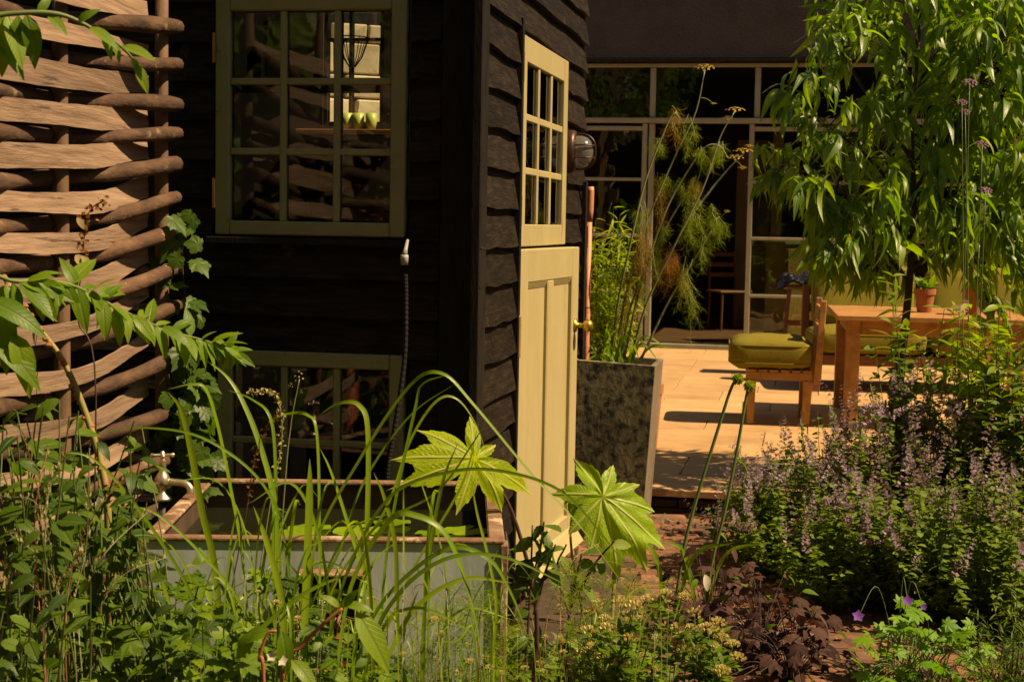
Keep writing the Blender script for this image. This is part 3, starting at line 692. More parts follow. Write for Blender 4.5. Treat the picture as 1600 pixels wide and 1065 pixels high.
def fence_row(vl, vr, kind, h):
    n = 40; V = []; F = []; sgn = 1 if kind == 'strip' else -1
    a0 = 0.035 if kind == 'strip' else -0.03-U(0, .02)
    ph = U(0, 9); am = U(.002, .005); ph2 = U(0, 9)
    pts = []
    for i in range(n+1):
        s = a0+(FLEN-a0)*i/n
        z = rowz(vl, vr, s)-(.030 if vl > 300 else .006)*max(0, math.sin(math.pi*min(1, max(0, s/s0))))+am*math.sin(s*3.4+ph)+.0016*math.sin(s*9+ph2)
        pts.append((s, weave(max(s, 0), sgn), z))
    if kind == 'strip':
        for i, (s, o, z) in enumerate(pts):
            hh = h*(1+.16*math.sin(s*2.6+ph2)+.05*math.sin(s*13+ph)+.03*math.sin(s*41+ph2)); th = .0075; tl = .004*math.sin(s*3+ph)
            for (dx, dz) in ((th/2+tl, -hh/2), (th/2-tl, hh/2), (-th/2-tl, hh/2), (-th/2+tl, -hh/2)):
                p = fpt(s, o+dx, z+dz); V.append(p)
        for i in range(n):
            for j in range(4):
                k = i*4+j; k2 = i*4+(j+1) % 4; F.append((k, k2, k2+4, k+4))
        F += [(3, 2, 1, 0), (n*4, n*4+1, n*4+2, n*4+3)]
        o = mk('strip', V, F, 'riven_oak', fence)
    else:
        b = MB(); rad = [h/2*(1+.08*math.sin(s*4+ph)+.05*math.sin(s*19+ph2)) for s, _, _ in pts]
        rad[0] *= .92
        P3 = [fpt(s, o, z) for s, o, z in pts]
        b.tube([P3[0]-(P3[1]-P3[0])*.02]+P3, [rad[0]*.9]+rad, 10)
        o = b.build('rod', 'bark_rod', fence, smooth=True)
    return o
strips = [(-38, 20), (32, 81), (105, 131), (166, 188), (240, 236), (311, 290), (381, 335), (455, 392), (528, 447), (602, 524), (678, 600), (752, 672), (830, 745), (905, 815), (985, 880)]
rods = [(8, 43), (73, 101), (139, 164), (210, 207), (283, 259), (353, 310), (418, 361), (490, 421), (564, 478), (636, 560), (708, 640), (785, 712), (868, 780), (945, 850)]
for a, b in strips: fence_row(a, b, 'strip', 0.051)
for a, b in rods: fence_row(a, b, 'rod', U(.038, .045))
for k in range(4):
    s = GAP*k
    MB().tube([fpt(s, 0, 0), fpt(s+.004, .004, .8), fpt(s-.004, -.002, 1.6), fpt(s, .002, 2.25)], [.021, .02, .019, .018], 10).build('post', 'post_wood', fence, smooth=True)
# ------------------------------------------------------------------ water tank
mat('zinc', [(0.28, 0.325, 0.30), (0.36, 0.41, 0.385), (0.41, 0.46, 0.43)], 0.6, 5, metallic=0.15, stretch=(1.5, 1, .25), bump=0.2, bscale=14, spots=(0.24, 0.20, 0.14), sscale=4, slo=0.56, shi=0.72, sst=True)
mat('rust', [(0.10, 0.05, 0.025), (0.18, 0.095, 0.05), (0.25, 0.155, 0.095)], 0.85, 14, bump=0.5, bscale=40, spots=(0.42, 0.31, 0.2), sscale=9)
mat('rust_dark', [(0.035, 0.02, 0.012), (0.08, 0.045, 0.025)], 0.9, 10, bump=0.3)
RZ = 0.605
TA = GP(225, 836, RZ); TB = GP(785, 842, RZ)             # near rim corners
tdir = (TB-TA); TWd = tdir.length; tang = math.atan2(tdir.y, tdir.x)
tank = thing('water_tank', 'galvanised water tank with rusty rim standing before the shed', 'tank', (TA.x, TA.y, 0), tang)
TD = 0.80; th = 0.012
def tank_wall(name, x0, x1, y0, y1, m): return box(name, m, tank, x0, x1, y0, y1, 0, RZ-.012, bevel=0)
tank_wall('front_panel', 0, TWd, 0, th, 'zinc'); tank_wall('back_panel', 0, TWd, TD-th, TD, 'rust_dark')
tank_wall('side_panel', 0, th, th+.001, TD-th-.001, 'rust_dark'); tank_wall('side_panel', TWd-th, TWd, th+.001, TD-th-.001, 'rust')
box('inner_lining', 'rust_dark', tank, th+.001, TWd-th-.001, th+.001, th+.004, 0.1, RZ-.014, bevel=0)
for (x0, x1, y0, y1) in ((-.006, TWd+.006, -.006, .022), (-.006, TWd+.006, TD-.03, TD+.006), (-.006, .034, .0225, TD-.0305), (TWd-.034, TWd+.006, .0225, TD-.0305)):
    n = 14; V = []; F = []
    b = box('rim', 'rust', tank, x0, x1, y0, y1, RZ-.012, RZ, bevel=.004)
for x in (-.012, TWd-.004): box('corner_strap', 'rust', tank, x, x+.018, -.012, .05, 0, RZ-.0125, bevel=.002)
m, nt, out = _nt('pond_water'); b_ = N(nt, 'ShaderNodeBsdfPrincipled', Roughness=0.04, IOR=1.33); b_.inputs['Base Color'].default_value = (.012, .013, .006, 1)
nz_ = N(nt, 'ShaderNodeTexNoise', Scale=30); bp_ = N(nt, 'ShaderNodeBump', Strength=.05, Distance=.01); nt.links.new(nz_.outputs[0], bp_.inputs['Height']); nt.links.new(bp_.outputs[0], b_.inputs['Normal']); nt.links.new(b_.outputs[0], out.inputs[0]); MATS['pond_water'] = m
wt = MB().box(th+.0045, TWd-th-.001, th+.0045, TD-th-.001, .3, .522).build('water', 'pond_water', tank, bevel=0)
leafmat('lily', (0.085, 0.14, 0.025), (0.14, 0.20, 0.04), tmix=0.15, rough=.25)
def tank_world(x, y, z): return Vector((TA.x, TA.y, 0))+Vector((math.cos(tang)*x-math.sin(tang)*y, math.sin(tang)*x+math.cos(tang)*y, z))
for k, (fx_, fy_, r_) in enumerate(((.40, .62, .058), (.36, .50, .062), (.56, .56, .068), (.66, .70, .05), (.90, .56, .062), (.80, .50, .05))):
    V = [(0, 0, 0)]; F = []; n = 26
    for j in range(n+1):
        a = .15+(2*math.pi-.3)*j/n; V.append((r_*math.cos(a)*1.05, r_*math.sin(a), .002*math.sin(5*a)))
    F = [(0, j+1, j+2) for j in range(n)]
    labs = ['lily pad farthest left on the dark tank water', 'lily pad near the rim with a neighbour behind it', 'largest lily pad at the middle of the tank', 'lily pad at the back of the tank water', 'lily pad by the tank corner under the yellow green leaf', 'small lily pad at the near rim on the right']
    o = mk('lily_pad', V, F, 'lily', None, True, loc=tank_world(fx_*TWd, fy_*TD, .527+.0015*k), rot=(U(-.03, .03), U(-.03, .03), U(0, 6))); tag(o, labs[k], 'lily pad', 'lily pads in the tank')
# small rusty pot box hung on the tank front
bx0 = (GP(470, 836, RZ)-TA).length
wp = thing('wall_pot', 'small rusty square pot box hung on the tank front', 'pot', tank_world(bx0, -.014, .30), tang)
ww = .155
box('back_plate', 'rust_dark', wp, 0, ww, -.004, 0, 0, .235, bevel=0)
for (a, b, c_, d_) in ((0, .005, 0, .235), (ww-.005, ww, 0, .235), (.005, ww-.005, 0, .005), (.005, ww-.005, .230, .235)): box('side', 'rust', wp, a, b, -.07, -.0045, c_, d_, bevel=.001)
# ------------------------------------------------------------------ tap on a standpipe
mat('nickel', [(0.52, 0.45, 0.32), (0.66, 0.58, 0.43)], 0.25, 12, metallic=0.9, rough2=0.42)
tp = P(254, 779, 3.98); tap = thing('garden_tap', 'old nickel tap with cross handle at the tank corner', 'tap', (tp.x, tp.y, 0))
s = 3.98/FPX
def tp_(u, v): q = P(u, v, 3.98); return Vector((q.x-tp.x, 0, q.z))
MB().tube([(0, 0, 0), (0, 0, tp.z-.005)], .012, 10).build('standpipe', 'dark_iron', tap, smooth=True)
zb_ = tp.z
MB().lathe([(0, zb_-.004), (.026, zb_-.004), (.025, zb_+.004), (.011, zb_+.016), (.008, zb_+.026), (.010, zb_+.032), (.020, zb_+.040), (.022, zb_+.052), (.015, zb_+.066), (.010, zb_+.074), (.0085, zb_+.098), (.011, zb_+.104), (.006, zb_+.110), (.0055, zb_+.128), (0, zb_+.13)], 20).build('body', 'nickel', tap, smooth=True)
MB().tube(spline([(.012, 0, zb_+.048), (.04, -.006, zb_+.046), (.064, -.012, zb_+.044), (.077, -.016, zb_+.034), (.079, -.018, zb_+.018)], 6), .0095, 12).build('spout', 'nickel', tap, smooth=True)
for k in range(2):
    a = R(15+90*k); d = Vector((math.cos(a), math.sin(a), 0))*.032
    MB().tube([Vector((0, 0, zb_+.118))-d, Vector((0, 0, zb_+.118))-d*.9, Vector((0, 0, zb_+.118))-d*.62, Vector((0, 0, zb_+.118))+d*.62, Vector((0, 0, zb_+.118))+d*.9, Vector((0, 0, zb_+.118))+d], [.004, .0065, .0045, .0045, .0065, .004], 10).build('handle', 'nickel', tap, smooth=True)
# ------------------------------------------------------------------ slate planter
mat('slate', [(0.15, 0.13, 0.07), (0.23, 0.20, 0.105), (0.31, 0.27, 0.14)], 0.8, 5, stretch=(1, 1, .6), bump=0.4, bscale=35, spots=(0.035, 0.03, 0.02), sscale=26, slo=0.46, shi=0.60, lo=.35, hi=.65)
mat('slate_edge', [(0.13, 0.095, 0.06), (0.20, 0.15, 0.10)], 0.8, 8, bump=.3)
mat('compost', [(0.02, 0.014, 0.009), (0.05, 0.032, 0.02)], 0.95, 30, bump=.8)
PL = P(962, 566, 6.28); PTOP = PL.z
planter = thing('slate_planter', 'tall tapered slate planter holding fennel at the terrace edge', 'planter', (PL.x-.012, 6.30+.16, 0), SA)
planter.rotation_euler = (0, R(2.6), SA)
ht, hb_ = .178, .168
def ring(h, z, t): return [(-h+t, -h+t, z), (h-t, -h+t, z), (h-t, h-t, z), (-h+t, h-t, z)]
def panel(i, j, name, m):
    o0, o1 = ring(hb_, 0, 0), ring(ht, PTOP, 0); n0, n1 = ring(hb_, 0, .022), ring(ht, PTOP, .022)
    return MB().hexa([o0[i], o0[j], n0[j], n0[i]], [o1[i], o1[j], n1[j], n1[i]]).build(name, m, planter, bevel=.002)
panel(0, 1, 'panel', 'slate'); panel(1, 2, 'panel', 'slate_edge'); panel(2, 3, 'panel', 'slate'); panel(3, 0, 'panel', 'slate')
h_ = .148; MB().hexa([(-h_, -h_, .55), (h_, -h_, .55), (h_, h_, .55), (-h_, h_, .55)], [(-h_, -h_, PTOP-.05), (h_, -h_, PTOP-.045), (h_, h_, PTOP-.05), (-h_, h_, PTOP-.04)]).build('compost', 'compost', planter)
# terracotta pot behind the planter
mat('terracotta', [(0.30, 0.095, 0.04), (0.40, 0.15, 0.07)], 0.85, 9, bump=.2)
q = P(1012, 665, 8.3); q.z = TZ
pot = thing('flower_pot', 'terracotta pot half hidden behind the slate planter', 'pot', q)
hp_ = P(1022, 600, 8.3).z-TZ
MB().lathe([(0, .003), (.055, .003), (.075, hp_-.05), (.083, hp_-.05), (.085, hp_), (.070, hp_), (.068, hp_-.03), (0, hp_-.035)], 26).build('body', 'terracotta', pot, smooth=False)
# ------------------------------------------------------------------ garden furniture
mat('teak', [(0.25, 0.112, 0.032), (0.36, 0.172, 0.054), (0.44, 0.225, 0.078)], 0.55, 14, stretch=(1, 1, 1), rand=0.10, bump=0.15, bscale=40)
mat('teak_dark', [(0.13, 0.045, 0.018), (0.20, 0.075, 0.028)], 0.5, 14, rand=.1)
mat('olive_cloth', [(0.15, 0.122, 0.015), (0.185, 0.152, 0.022)], 0.9, 60, bump=.25, bscale=300, spec=.15)
def cushion(name, parent, x0, x1, y0, y1, z0, z1, m='olive_cloth', puff=.25, rot=None, loc=None):
    n = 10; V = []; F = []; ps = []
    bm = bmesh.new(); bmesh.ops.create_cube(bm, size=2)
    bmesh.ops.subdivide_edges(bm, edges=bm.edges, cuts=7, use_grid_fill=True)
    cx, cy, cz = (x0+x1)/2, (y0+y1)/2, (z0+z1)/2; hx_, hy_, hz_ = (x1-x0)/2, (y1-y0)/2, (z1-z0)/2
    r_ = min(hx_, hy_, hz_)*.75
    for v in bm.verts:
        p = Vector((v.co.x*hx_, v.co.y*hy_, v.co.z*hz_))
        q = Vector((max(-hx_+r_, min(hx_-r_, p.x)), max(-hy_+r_, min(hy_-r_, p.y)), max(-hz_+r_, min(hz_-r_, p.z))))
        d = p-q
        if d.length > 1e-6: p = q+d.normalized()*r_
        ex = 1-(p.x/hx_)**2; ey = 1-(p.y/hy_)**2; ez = 1-(p.z/hz_)**2
        p.z += math.copysign(1, p.z)*puff*hz_*max(0, ex)*max(0, ey)*abs(p.z/hz_) + .004*math.sin(p.x*31+p.y*17)
        v.co = p+Vector((cx, cy, cz))
    me = bpy.data.meshes.new(name); bm.to_mesh(me); bm.free(); me.materials.append(MATS[m]); me.shade_smooth()
    o = bpy.data.objects.new(name, me); C.objects.link(o); o.parent = parent
    if rot: o.rotation_euler = rot
    if loc is not None: o.location = loc
    ix = max(hx_, hy_, hz_); flat = 0 if hx_ == min(hx_, hy_, hz_) else 1 if hy_ == min(hx_, hy_, hz_) else 2   # piping along both rims
    hs = [hx_, hy_, hz_]; A_, B_ = [k for k in range(3) if k != flat]
    for sg in (-1, 1):
        pts = []
        for k in range(49):
            a = 2*math.pi*k/48; e = .28; ca_, sa_ = math.cos(a), math.sin(a); p = [0, 0, 0]
            p[A_] = hs[A_]*.985*math.copysign(abs(ca_)**e, ca_); p[B_] = hs[B_]*.985*math.copysign(abs(sa_)**e, sa_); p[flat] = sg*hs[flat]*.60
            pts.append(Vector(p)+Vector((cx, cy, cz)))
        MB().tube(pts, .005, 5, cap=False).build('piping', m, o, smooth=True)
    return o
# chair facing left, seen from its side
ca = GP(1172, 662, TZ)
chair = thing('garden_chair', 'low teak chair with a thick olive seat cushion', 'chair', (ca.x-.03, ca.y-.03, TZ), R(-8))
cl, cd = .40, .50                                         # along x (seat depth), along y (seat width)
zs_ = (GP(1172, 662, TZ)-P(1172, 592, ca.y)).length
for (x, y) in ((0, 0), (0, cd-.055)): MB().hexa([(x+.005, y+.005, 0), (x+.045, y+.005, 0), (x+.045, y+.045, 0), (x+.005, y+.045, 0)], [(x-.004, y, zs_), (x+.054, y, zs_), (x+.054, y+.055, zs_), (x-.004, y+.055, zs_)]).build('leg', 'teak', chair, bevel=.003)
for y in (0, cd-.05): MB().hexa([(cl-.06, y, 0), (cl-.015, y, 0), (cl-.015, y+.05, 0), (cl-.06, y+.05, 0)], [(cl-.055, y, zs_), (cl+.0, y, zs_), (cl+.0, y+.05, zs_), (cl-.055, y+.05, zs_)]).build('leg', 'teak', chair, bevel=.003)
for y in (.004, cd-.049): box('side_rail', 'teak', chair, -.004, cl, y, y+.045, zs_+.001, zs_+.05, bevel=.003)
for x in (-.002, cl-.045): box('cross_rail', 'teak', chair, x, x+.04, .05, cd-.05, zs_+.002, zs_+.049, bevel=.003)
for k in range(6): box('slat', 'teak', chair, .0+k*.068, .052+k*.068, -.004, cd+.004, zs_+.0505, zs_+.066, bevel=.002)
for y in (.0, cd-.05): MB().hexa([(cl+.001, y, zs_-.02), (cl+.05, y, zs_-.02), (cl+.05, y+.05, zs_-.02), (cl+.001, y+.05, zs_-.02)], [(cl+.035, y, zs_+.50), (cl+.07, y, zs_+.50), (cl+.07, y+.05, zs_+.50), (cl+.035, y+.05, zs_+.50)]).build('back_post', 'teak', chair, bevel=.004)
for z in (zs_+.26, zs_+.38): MB().hexa([(cl+.022, .051, z), (cl+.044, .051, z), (cl+.044, cd-.051, z), (cl+.022, cd-.051, z)], [(cl+.03, .051, z+.08), (cl+.052, .051, z+.08), (cl+.052, cd-.051, z+.08), (cl+.03, cd-.051, z+.08)]).build('back_slat', 'teak', chair, bevel=.002)
cq = tag(cushion('seat_cushion', None, -.12, cl+.0, -.03, cd+.03, zs_+.068, zs_+.25, puff=.22), 'thick olive seat cushion lying on the low teak chair', 'cushion')
cq.location = chair.location; cq.rotation_euler = chair.rotation_euler
# table
ta = GP(1325, 668, TZ); TH = .70
table = thing('garden_table', 'square teak garden table with sturdy legs on the terrace', 'table', (ta.x-.04, ta.y-.04, TZ), R(-9))
tw, td_ = 1.06, 1.16
for (x, y) in ((0, 0), (tw-.09, 0), (0, td_-.09), (tw-.09, td_-.09)): box('leg', 'teak', table, x, x+.085, y, y+.085, 0, TH-.032, bevel=.004)
for y in (.02, td_-.055): box('apron', 'teak', table, .087, tw-.092, y, y+.03, TH-.12, TH-.033, bevel=.003)
for x in (.02, tw-.055): box('apron', 'teak', table, x, x+.03, .087, td_-.092, TH-.12, TH-.033, bevel=.003)
nb = 9
for k in range(nb):
    y0 = -.05+(td_+.1)*k/nb; box('plank', 'teak', table, -.06, tw+.06, y0+.0015, y0+(td_+.1)/nb-.0015, TH-.031, TH, bevel=.003)
tloc = table.location
def on_table(x, y): 
    q = Matrix.Rotation(R(-9), 3, 'Z') @ Vector((x, y, 0)); return Vector((tloc.x+q.x, tloc.y+q.y, TZ+TH+.001))
for k, (x, y, h, lab) in enumerate(((.52, .55, .15, 'small terracotta pot on the table beside the peach trunk'), (.80, .38, .19, 'taller terracotta pot on the teak table'))):
    t = thing('flower_pot', lab, 'pot', on_table(x, y))
    MB().lathe([(0, 0), (.045, 0), (.062, h-.035), (.068, h-.035), (.07, h), (.058, h), (.056, h-.02), (0, h-.025)], 24).build('body', 'terracotta', t)
# slatted bench or step behind: sofa with olive cushions
sa = P(1266, 614, 11.3); sa.z = TZ
sofa = thing('garden_sofa', 'long teak sofa with olive cushions behind the table', 'sofa', sa, R(-5))
SLn = 1.75
for x in (0, SLn-.07):
    for y in (0, .7): box('leg', 'teak_dark', sofa, x, x+.07, y, y+.07, 0, .20, bevel=.004)
box('front_rail', 'teak_dark', sofa, 0, SLn, -.002, .04, .201, .28, bevel=.004); box('back_rail', 'teak_dark', sofa, 0, SLn, .73, .77, .201, .28, bevel=.004)
for k in range(7): box('slat', 'teak_dark', sofa, .02, SLn-.02, .06+k*.095, .13+k*.095, .245, .265, bevel=.002)
for x in (0, SLn-.06): box('back_post', 'teak_dark', sofa, x, x+.06, .775, .82, .2, .78, bevel=.004)
for z in (.42, .56, .70): box('back_slat', 'teak_dark', sofa, .062, SLn-.062, .785, .805, z, z+.07, bevel=.003)
for x, n_ in ((0, 'left'), (.88, 'right')):
    c1 = tag(cushion('seat_cushion', None, x+.01, x+.86, -.03, .70, .285, .47), 'olive seat cushion on the %s half of the sofa' % n_, 'cushion', 'sofa seat cushions')
    c1.location = sa; c1.rotation_euler = (0, 0, R(-5))
    c2 = tag(cushion('back_cushion', None, x+.0, x+.80, -.10, .12, 0, .48, puff=.1), 'plump olive back cushion on the %s half of the sofa' % n_, 'cushion', 'sofa back cushions')
    c2.location = sa+SY*.58+Vector((0, 0, .47)); c2.rotation_euler = (R(-20), 0, R(-5))
ac = P(1575, 600, 11.0); ac.z = TZ
arm = thing('armchair', 'teak armchair with olive cushions right of the sofa', 'armchair', ac+SX*.1, SA)
for x in (0, .66):
    for y in (0, .6): box('leg', 'teak_dark', arm, x, x+.06, y, y+.06, 0, .24, bevel=.004)
box('seat_frame', 'teak_dark', arm, 0, .72, 0, .66, .241, .30, bevel=.004)
for x in (0, .66): box('arm_post', 'teak_dark', arm, x, x+.06, .02, .07, .301, .55, bevel=.004); box('arm_rest', 'teak_dark', arm, x-.01, x+.07, 0, .68, .551, .58, bevel=.004)
for k, (nm, a_) in enumerate((('seat_cushion', (.065, .655, -.01, .58, .302, .46)), ('back_cushion', (.065, .655, .47, .64, .46, .94)))):
    c1 = tag(cushion(nm, None, *a_), ['olive seat cushion on the armchair right of the sofa', 'olive back cushion on the armchair right of the sofa'][k], 'cushion'); c1.location = arm.location; c1.rotation_euler = (0, 0, SA)
# stool with a dark patterned cloth, left of the sofa
mat('navy_cloth', [(0.006, 0.006, 0.012), (0.014, 0.014, 0.026)], 0.95, 20, spots=(0.16, 0.15, 0.16), sscale=40, slo=.58, shi=.62, spec=.05)
st_ = P(1248, 590, 12.6); st_.z = TZ
stool = thing('tall_stool', 'tall dark wooden stool left of the sofa', 'stool', st_, SA)
hs_ = P(1248, 446, 12.6).z-TZ
for (x, y) in ((-1, -1), (1, -1), (1, 1), (-1, 1)):
    MB().hexa([(x*.15-.017, y*.15-.017, 0), (x*.15+.017, y*.15-.017, 0), (x*.15+.017, y*.15+.017, 0), (x*.15-.017, y*.15+.017, 0)], [(x*.10-.016, y*.10-.016, hs_-.03), (x*.10+.016, y*.10-.016, hs_-.03), (x*.10+.016, y*.10+.016, hs_-.03), (x*.10-.016, y*.10+.016, hs_-.03)]).build('leg', 'teak_dark', stool, bevel=.003)
for z in (.25, .42):
    for sg in (-1, 1): box('stretcher', 'teak_dark', stool, -.13, .13, sg*.135-.01, sg*.135+.01, z, z+.03, bevel=.002)
MB().lathe([(0, hs_-.03), (.15, hs_-.03), (.155, hs_-.015), (.15, hs_), (0, hs_)], 24).build('seat', 'teak_dark', stool)
cl_ = MB(); nn = 18; V = []; F = []
for i in range(nn):
    for j in range(nn):
        x = -.21+.42*i/(nn-1); y = -.17+.34*j/(nn-1); r_ = math.hypot(x/.2, y/.17)
        V.append((x, y, .07*math.exp(-r_*r_*.6)+.018*math.sin(x*37+y*11)+.014*math.sin(y*45)-max(0, r_-.85)*.09+.022))
for i in range(nn-1):
    for j in range(nn-1): F.append((i*nn+j, (i+1)*nn+j, (i+1)*nn+j+1, i*nn+j+1))
o = mk('folded_cloth', V, F, 'navy_cloth', None, True, loc=st_+Vector((0, 0, hs_+.002)), rot=(0, 0, SA)); md = o.modifiers.new('thick', 'SOLIDIFY'); md.thickness = .012
tag(o, 'crumpled navy patterned cloth on the tall stool', 'cloth')
# wooden cabinet inside the glass doors
mat('oak_orange', [(0.33, 0.17, 0.045), (0.43, 0.24, 0.07)], 0.5, 8, stretch=(6, 6, 1))
cbx = hx(1232, 450)
cab = thing('cabinet', 'orange wooden cabinet just inside the glass doors', 'cabinet', SP(HOUSE, cbx, .62), SA+R(28))
chh = hz(1235, 390)+.04
box('carcass', 'oak_orange', cab, -.05, .62, 0, .45, TZ+.022, chh, bevel=.004); box('worktop', 'olive_paint', cab, -.07, .64, -.02, .47, chh+.001, chh+.03, bevel=.004)
for k in range(2): box('cabinet_door', 'oak_orange', cab, -.03+k*.325, .285+k*.325, -.016, -.001, TZ+.09, chh-.04, bevel=.003)
# bentwood chair inside the room
rc = thing('dining_chair', 'dark red dining chair in the room behind the open door', 'chair', SP(HOUSE, hx(1095, 450)+.15, 2.7, TZ+.02), SA+.5)
for (x, y) in ((-.18, -.18), (.18, -.18), (.18, .18), (-.18, .18)): MB().tube([(x, y, 0), (x*.95, y*.95, .44)], [.014, .018], 8).build('leg', 'teak_dark', rc)
box('seat', 'teak_dark', rc, -.21, .21, -.2, .2, .441, .47, bevel=.01)
for x in (-.17, .17): MB().tube([(x, .18, .47), (x*.97, .24, .92)], [.016, .013], 8).build('back_post', 'teak_dark', rc)
for z in (.62, .74, .86): box('back_slat', 'teak_dark', rc, -.155, .155, .205+(z-.62)*.13, .22+(z-.62)*.13, z, z+.05, bevel=.003)
# ------------------------------------------------------------------ foliage materials
leafmat('peach_leaf', (0.035, 0.085, 0.012), (0.135, 0.185, 0.03), tmix=0.42, rough=0.40, spec=.6, rib=.5, ribcol=(.2, .25, .06), bump=.3)
leafmat('bramble_leaf', (0.013, 0.034, 0.009), (0.06, 0.10, 0.02), tmix=0.32, rough=0.45, rib=.45, ribcol=(.1, .14, .04), bump=.5)  # colour darkened to deepen the shadow in the lower left planting
leafmat('vine_leaf', (0.018, 0.045, 0.011), (0.042, 0.075, 0.017), tmix=0.36, rough=.45, rib=.3, ribcol=(.12, .16, .05))  # colour darkened to stand in for shade at the fence end
leafmat('branch_leaf', (0.05, 0.10, 0.014), (0.11, 0.16, 0.026), tmix=0.42, rough=.42, rib=.4, ribcol=(.16, .19, .05), bump=.3)
leafmat('paper_leaf', (0.19, 0.25, 0.022), (0.24, 0.29, 0.03), tr=(2.1, 2.1, .8), tmix=0.5, rough=.45, rib=.8, ribcol=(.62, .60, .20), bump=1.0, vein_attr=True)
leafmat('paper_leaf_green', (0.10, 0.18, 0.026), (0.15, 0.225, 0.036), tr=(2.0, 2.1, .8), tmix=0.35, rough=.42, rib=.8, ribcol=(.52, .54, .22), bump=1.0, vein_attr=True)
leafmat('grass_blade', (0.06, 0.115, 0.014), (0.14, 0.185, 0.03), tmix=0.34, rough=.38, rib=.35, ribcol=(.26, .3, .1))
leafmat('catmint_leaf', (0.05, 0.082, 0.026), (0.11, 0.14, 0.05), tmix=0.3, rough=.6)
leafmat('mauve_petal', (0.25, 0.18, 0.25), (0.40, 0.30, 0.36), tr=(1.6, 1.4, 1.5), tmix=.35, rough=.7)
leafmat('calyx', (0.13, 0.095, 0.085), (0.22, 0.165, 0.12), tmix=.25, rough=.7)
leafmat('purple_leaf', (0.022, 0.010, 0.010), (0.105, 0.056, 0.042), tr=(2, 1.2, .9), tmix=.22, rough=.75, spec=.12, rib=.3, ribcol=(.12, .06, .04), bump=.4)
leafmat('cream_bud', (0.46, 0.40, 0.15), (0.60, 0.53, 0.25), tr=(1.2, 1.2, .8), tmix=.3, rough=.7)
leafmat('fine_leaf', (0.07, 0.115, 0.016), (0.14, 0.18, 0.03), tmix=.4, rough=.5)
leafmat('fennel_green', (0.075, 0.105, 0.018), (0.14, 0.155, 0.028), tmix=.4, rough=.5)
leafmat('fennel_gold', (0.22, 0.135, 0.022), (0.34, 0.19, 0.03), tmix=.4, rough=.6)
leafmat('fennel_rust', (0.26, 0.105, 0.02), (0.36, 0.17, 0.035), tmix=.4, rough=.6)
leafmat('umbel_gold', (0.42, 0.27, 0.04), (0.58, 0.40, 0.08), tmix=.3, rough=.7)
leafmat('reed_leaf', (0.085, 0.13, 0.02), (0.20, 0.22, 0.035), tmix=.38, rough=.42)
leafmat('geranium_leaf', (0.05, 0.125, 0.016), (0.10, 0.18, 0.024), tmix=.38, rough=.5)
leafmat('violet_petal', (0.16, 0.05, 0.30), (0.26, 0.09, 0.42), tr=(1.5, 1.2, 1.5), tmix=.35, rough=.6)
leafmat('pink_petal', (0.36, 0.12, 0.30), (0.50, 0.20, 0.40), tr=(1.4, 1.2, 1.4), tmix=.35, rough=.6)
leafmat('white_petal', (0.62, 0.55, 0.40), (0.72, 0.66, 0.5), tr=(1, 1, .9), tmix=.3, rough=.6)
leafmat('red_leaf', (0.14, 0.045, 0.02), (0.22, 0.10, 0.03), tmix=.3, rough=.5)
leafmat('litter', (0.16, 0.09, 0.035), (0.30, 0.19, 0.08), tr=(1.2, 1.1, .8), tmix=.15, rough=.8)
leafmat('allium_head', (0.10, 0.135, 0.05), (0.20, 0.21, 0.10), tmix=.25, rough=.6)
leafmat('straw', (0.26, 0.20, 0.09), (0.40, 0.32, 0.16), tmix=.2, rough=.7)
leafmat('ground_leaf', (0.032, 0.068, 0.013), (0.08, 0.12, 0.022), tmix=.35, rough=.5)
leafmat('hedge_leaf', (0.03, 0.06, 0.012), (0.07, 0.11, 0.02), tmix=.3, rough=.5)
mat('bark', [(0.045, 0.028, 0.018), (0.10, 0.065, 0.04)], 0.9, 18, stretch=(1, 1, .3), bump=.7, bscale=40)
mat('green_stem', [(0.075, 0.12, 0.028), (0.12, 0.16, 0.04)], 0.55, 12)
mat('fennel_stem', [(0.16, 0.18, 0.075), (0.24, 0.25, 0.12)], 0.5, 12)
mat('cane', [(0.20, 0.17, 0.05), (0.30, 0.24, 0.08)], 0.6, 14, spots=(.14, .07, .03), sscale=20)
mat('red_stem', [(0.24, 0.075, 0.035), (0.34, 0.12, 0.06)], 0.5, 12)
mat('dark_stem', [(0.035, 0.018, 0.016), (0.07, 0.035, 0.028)], 0.6, 12)
# ------------------------------------------------------------------ leaf shapes
PEACH = [leaf_base(.225, 7, a, f, .45, twist=t) for a, f, t in ((.75, .35, .3), (1.0, .3, -.4), (.5, .42, .5))]
OVAL = [leaf_base(w, 10, a, .2, .42, serr=.07) for a, w in ((.12, .62), (.3, .5), (.45, .42))]
SMALL = leaf_base(.62, 3, .2, .25, .42)
NARROW = [leaf_base(.13, 5, a, .3, .4) for a in (.25, .6)]
LANCE = [leaf_base(.36, 6, a, .25, .4) for a in (.2, .45)]
VINE = lobed_base([(0, 1), (-55, .82), (55, .82), (-115, .55), (115, .55)], rings=3, nang=40, droop=.15, wl=.42, sinus=.5, serr=.05, sn=22)
CUT = lobed_base([(0, 1), (-42, .95), (42, .95), (-88, .8), (88, .8), (-140, .55), (140, .55)], rings=2, nang=56, droop=.2, wl=.22, sinus=.3, serr=.06, sn=28)
BUR = lobed_base([(0, 1), (-50, .95), (50, .95), (-100, .8), (100, .8), (-150, .6), (150, .6)], rings=3, nang=48, droop=.35, fold=.35, wl=.36, sinus=.5, serr=.04, sn=24)
DOWN = Vector((0, 0, -1)); UP = Vector((0, 0, 1)); TOCAM = Vector((.5, -1, .25))
_cache = {}
def meshes(key, bases, m):
    k = (key, m)
    if k not in _cache: _cache[k] = [base_mesh(key, b, m) for b in (bases if isinstance(bases, list) else [bases])]
    return _cache[k]
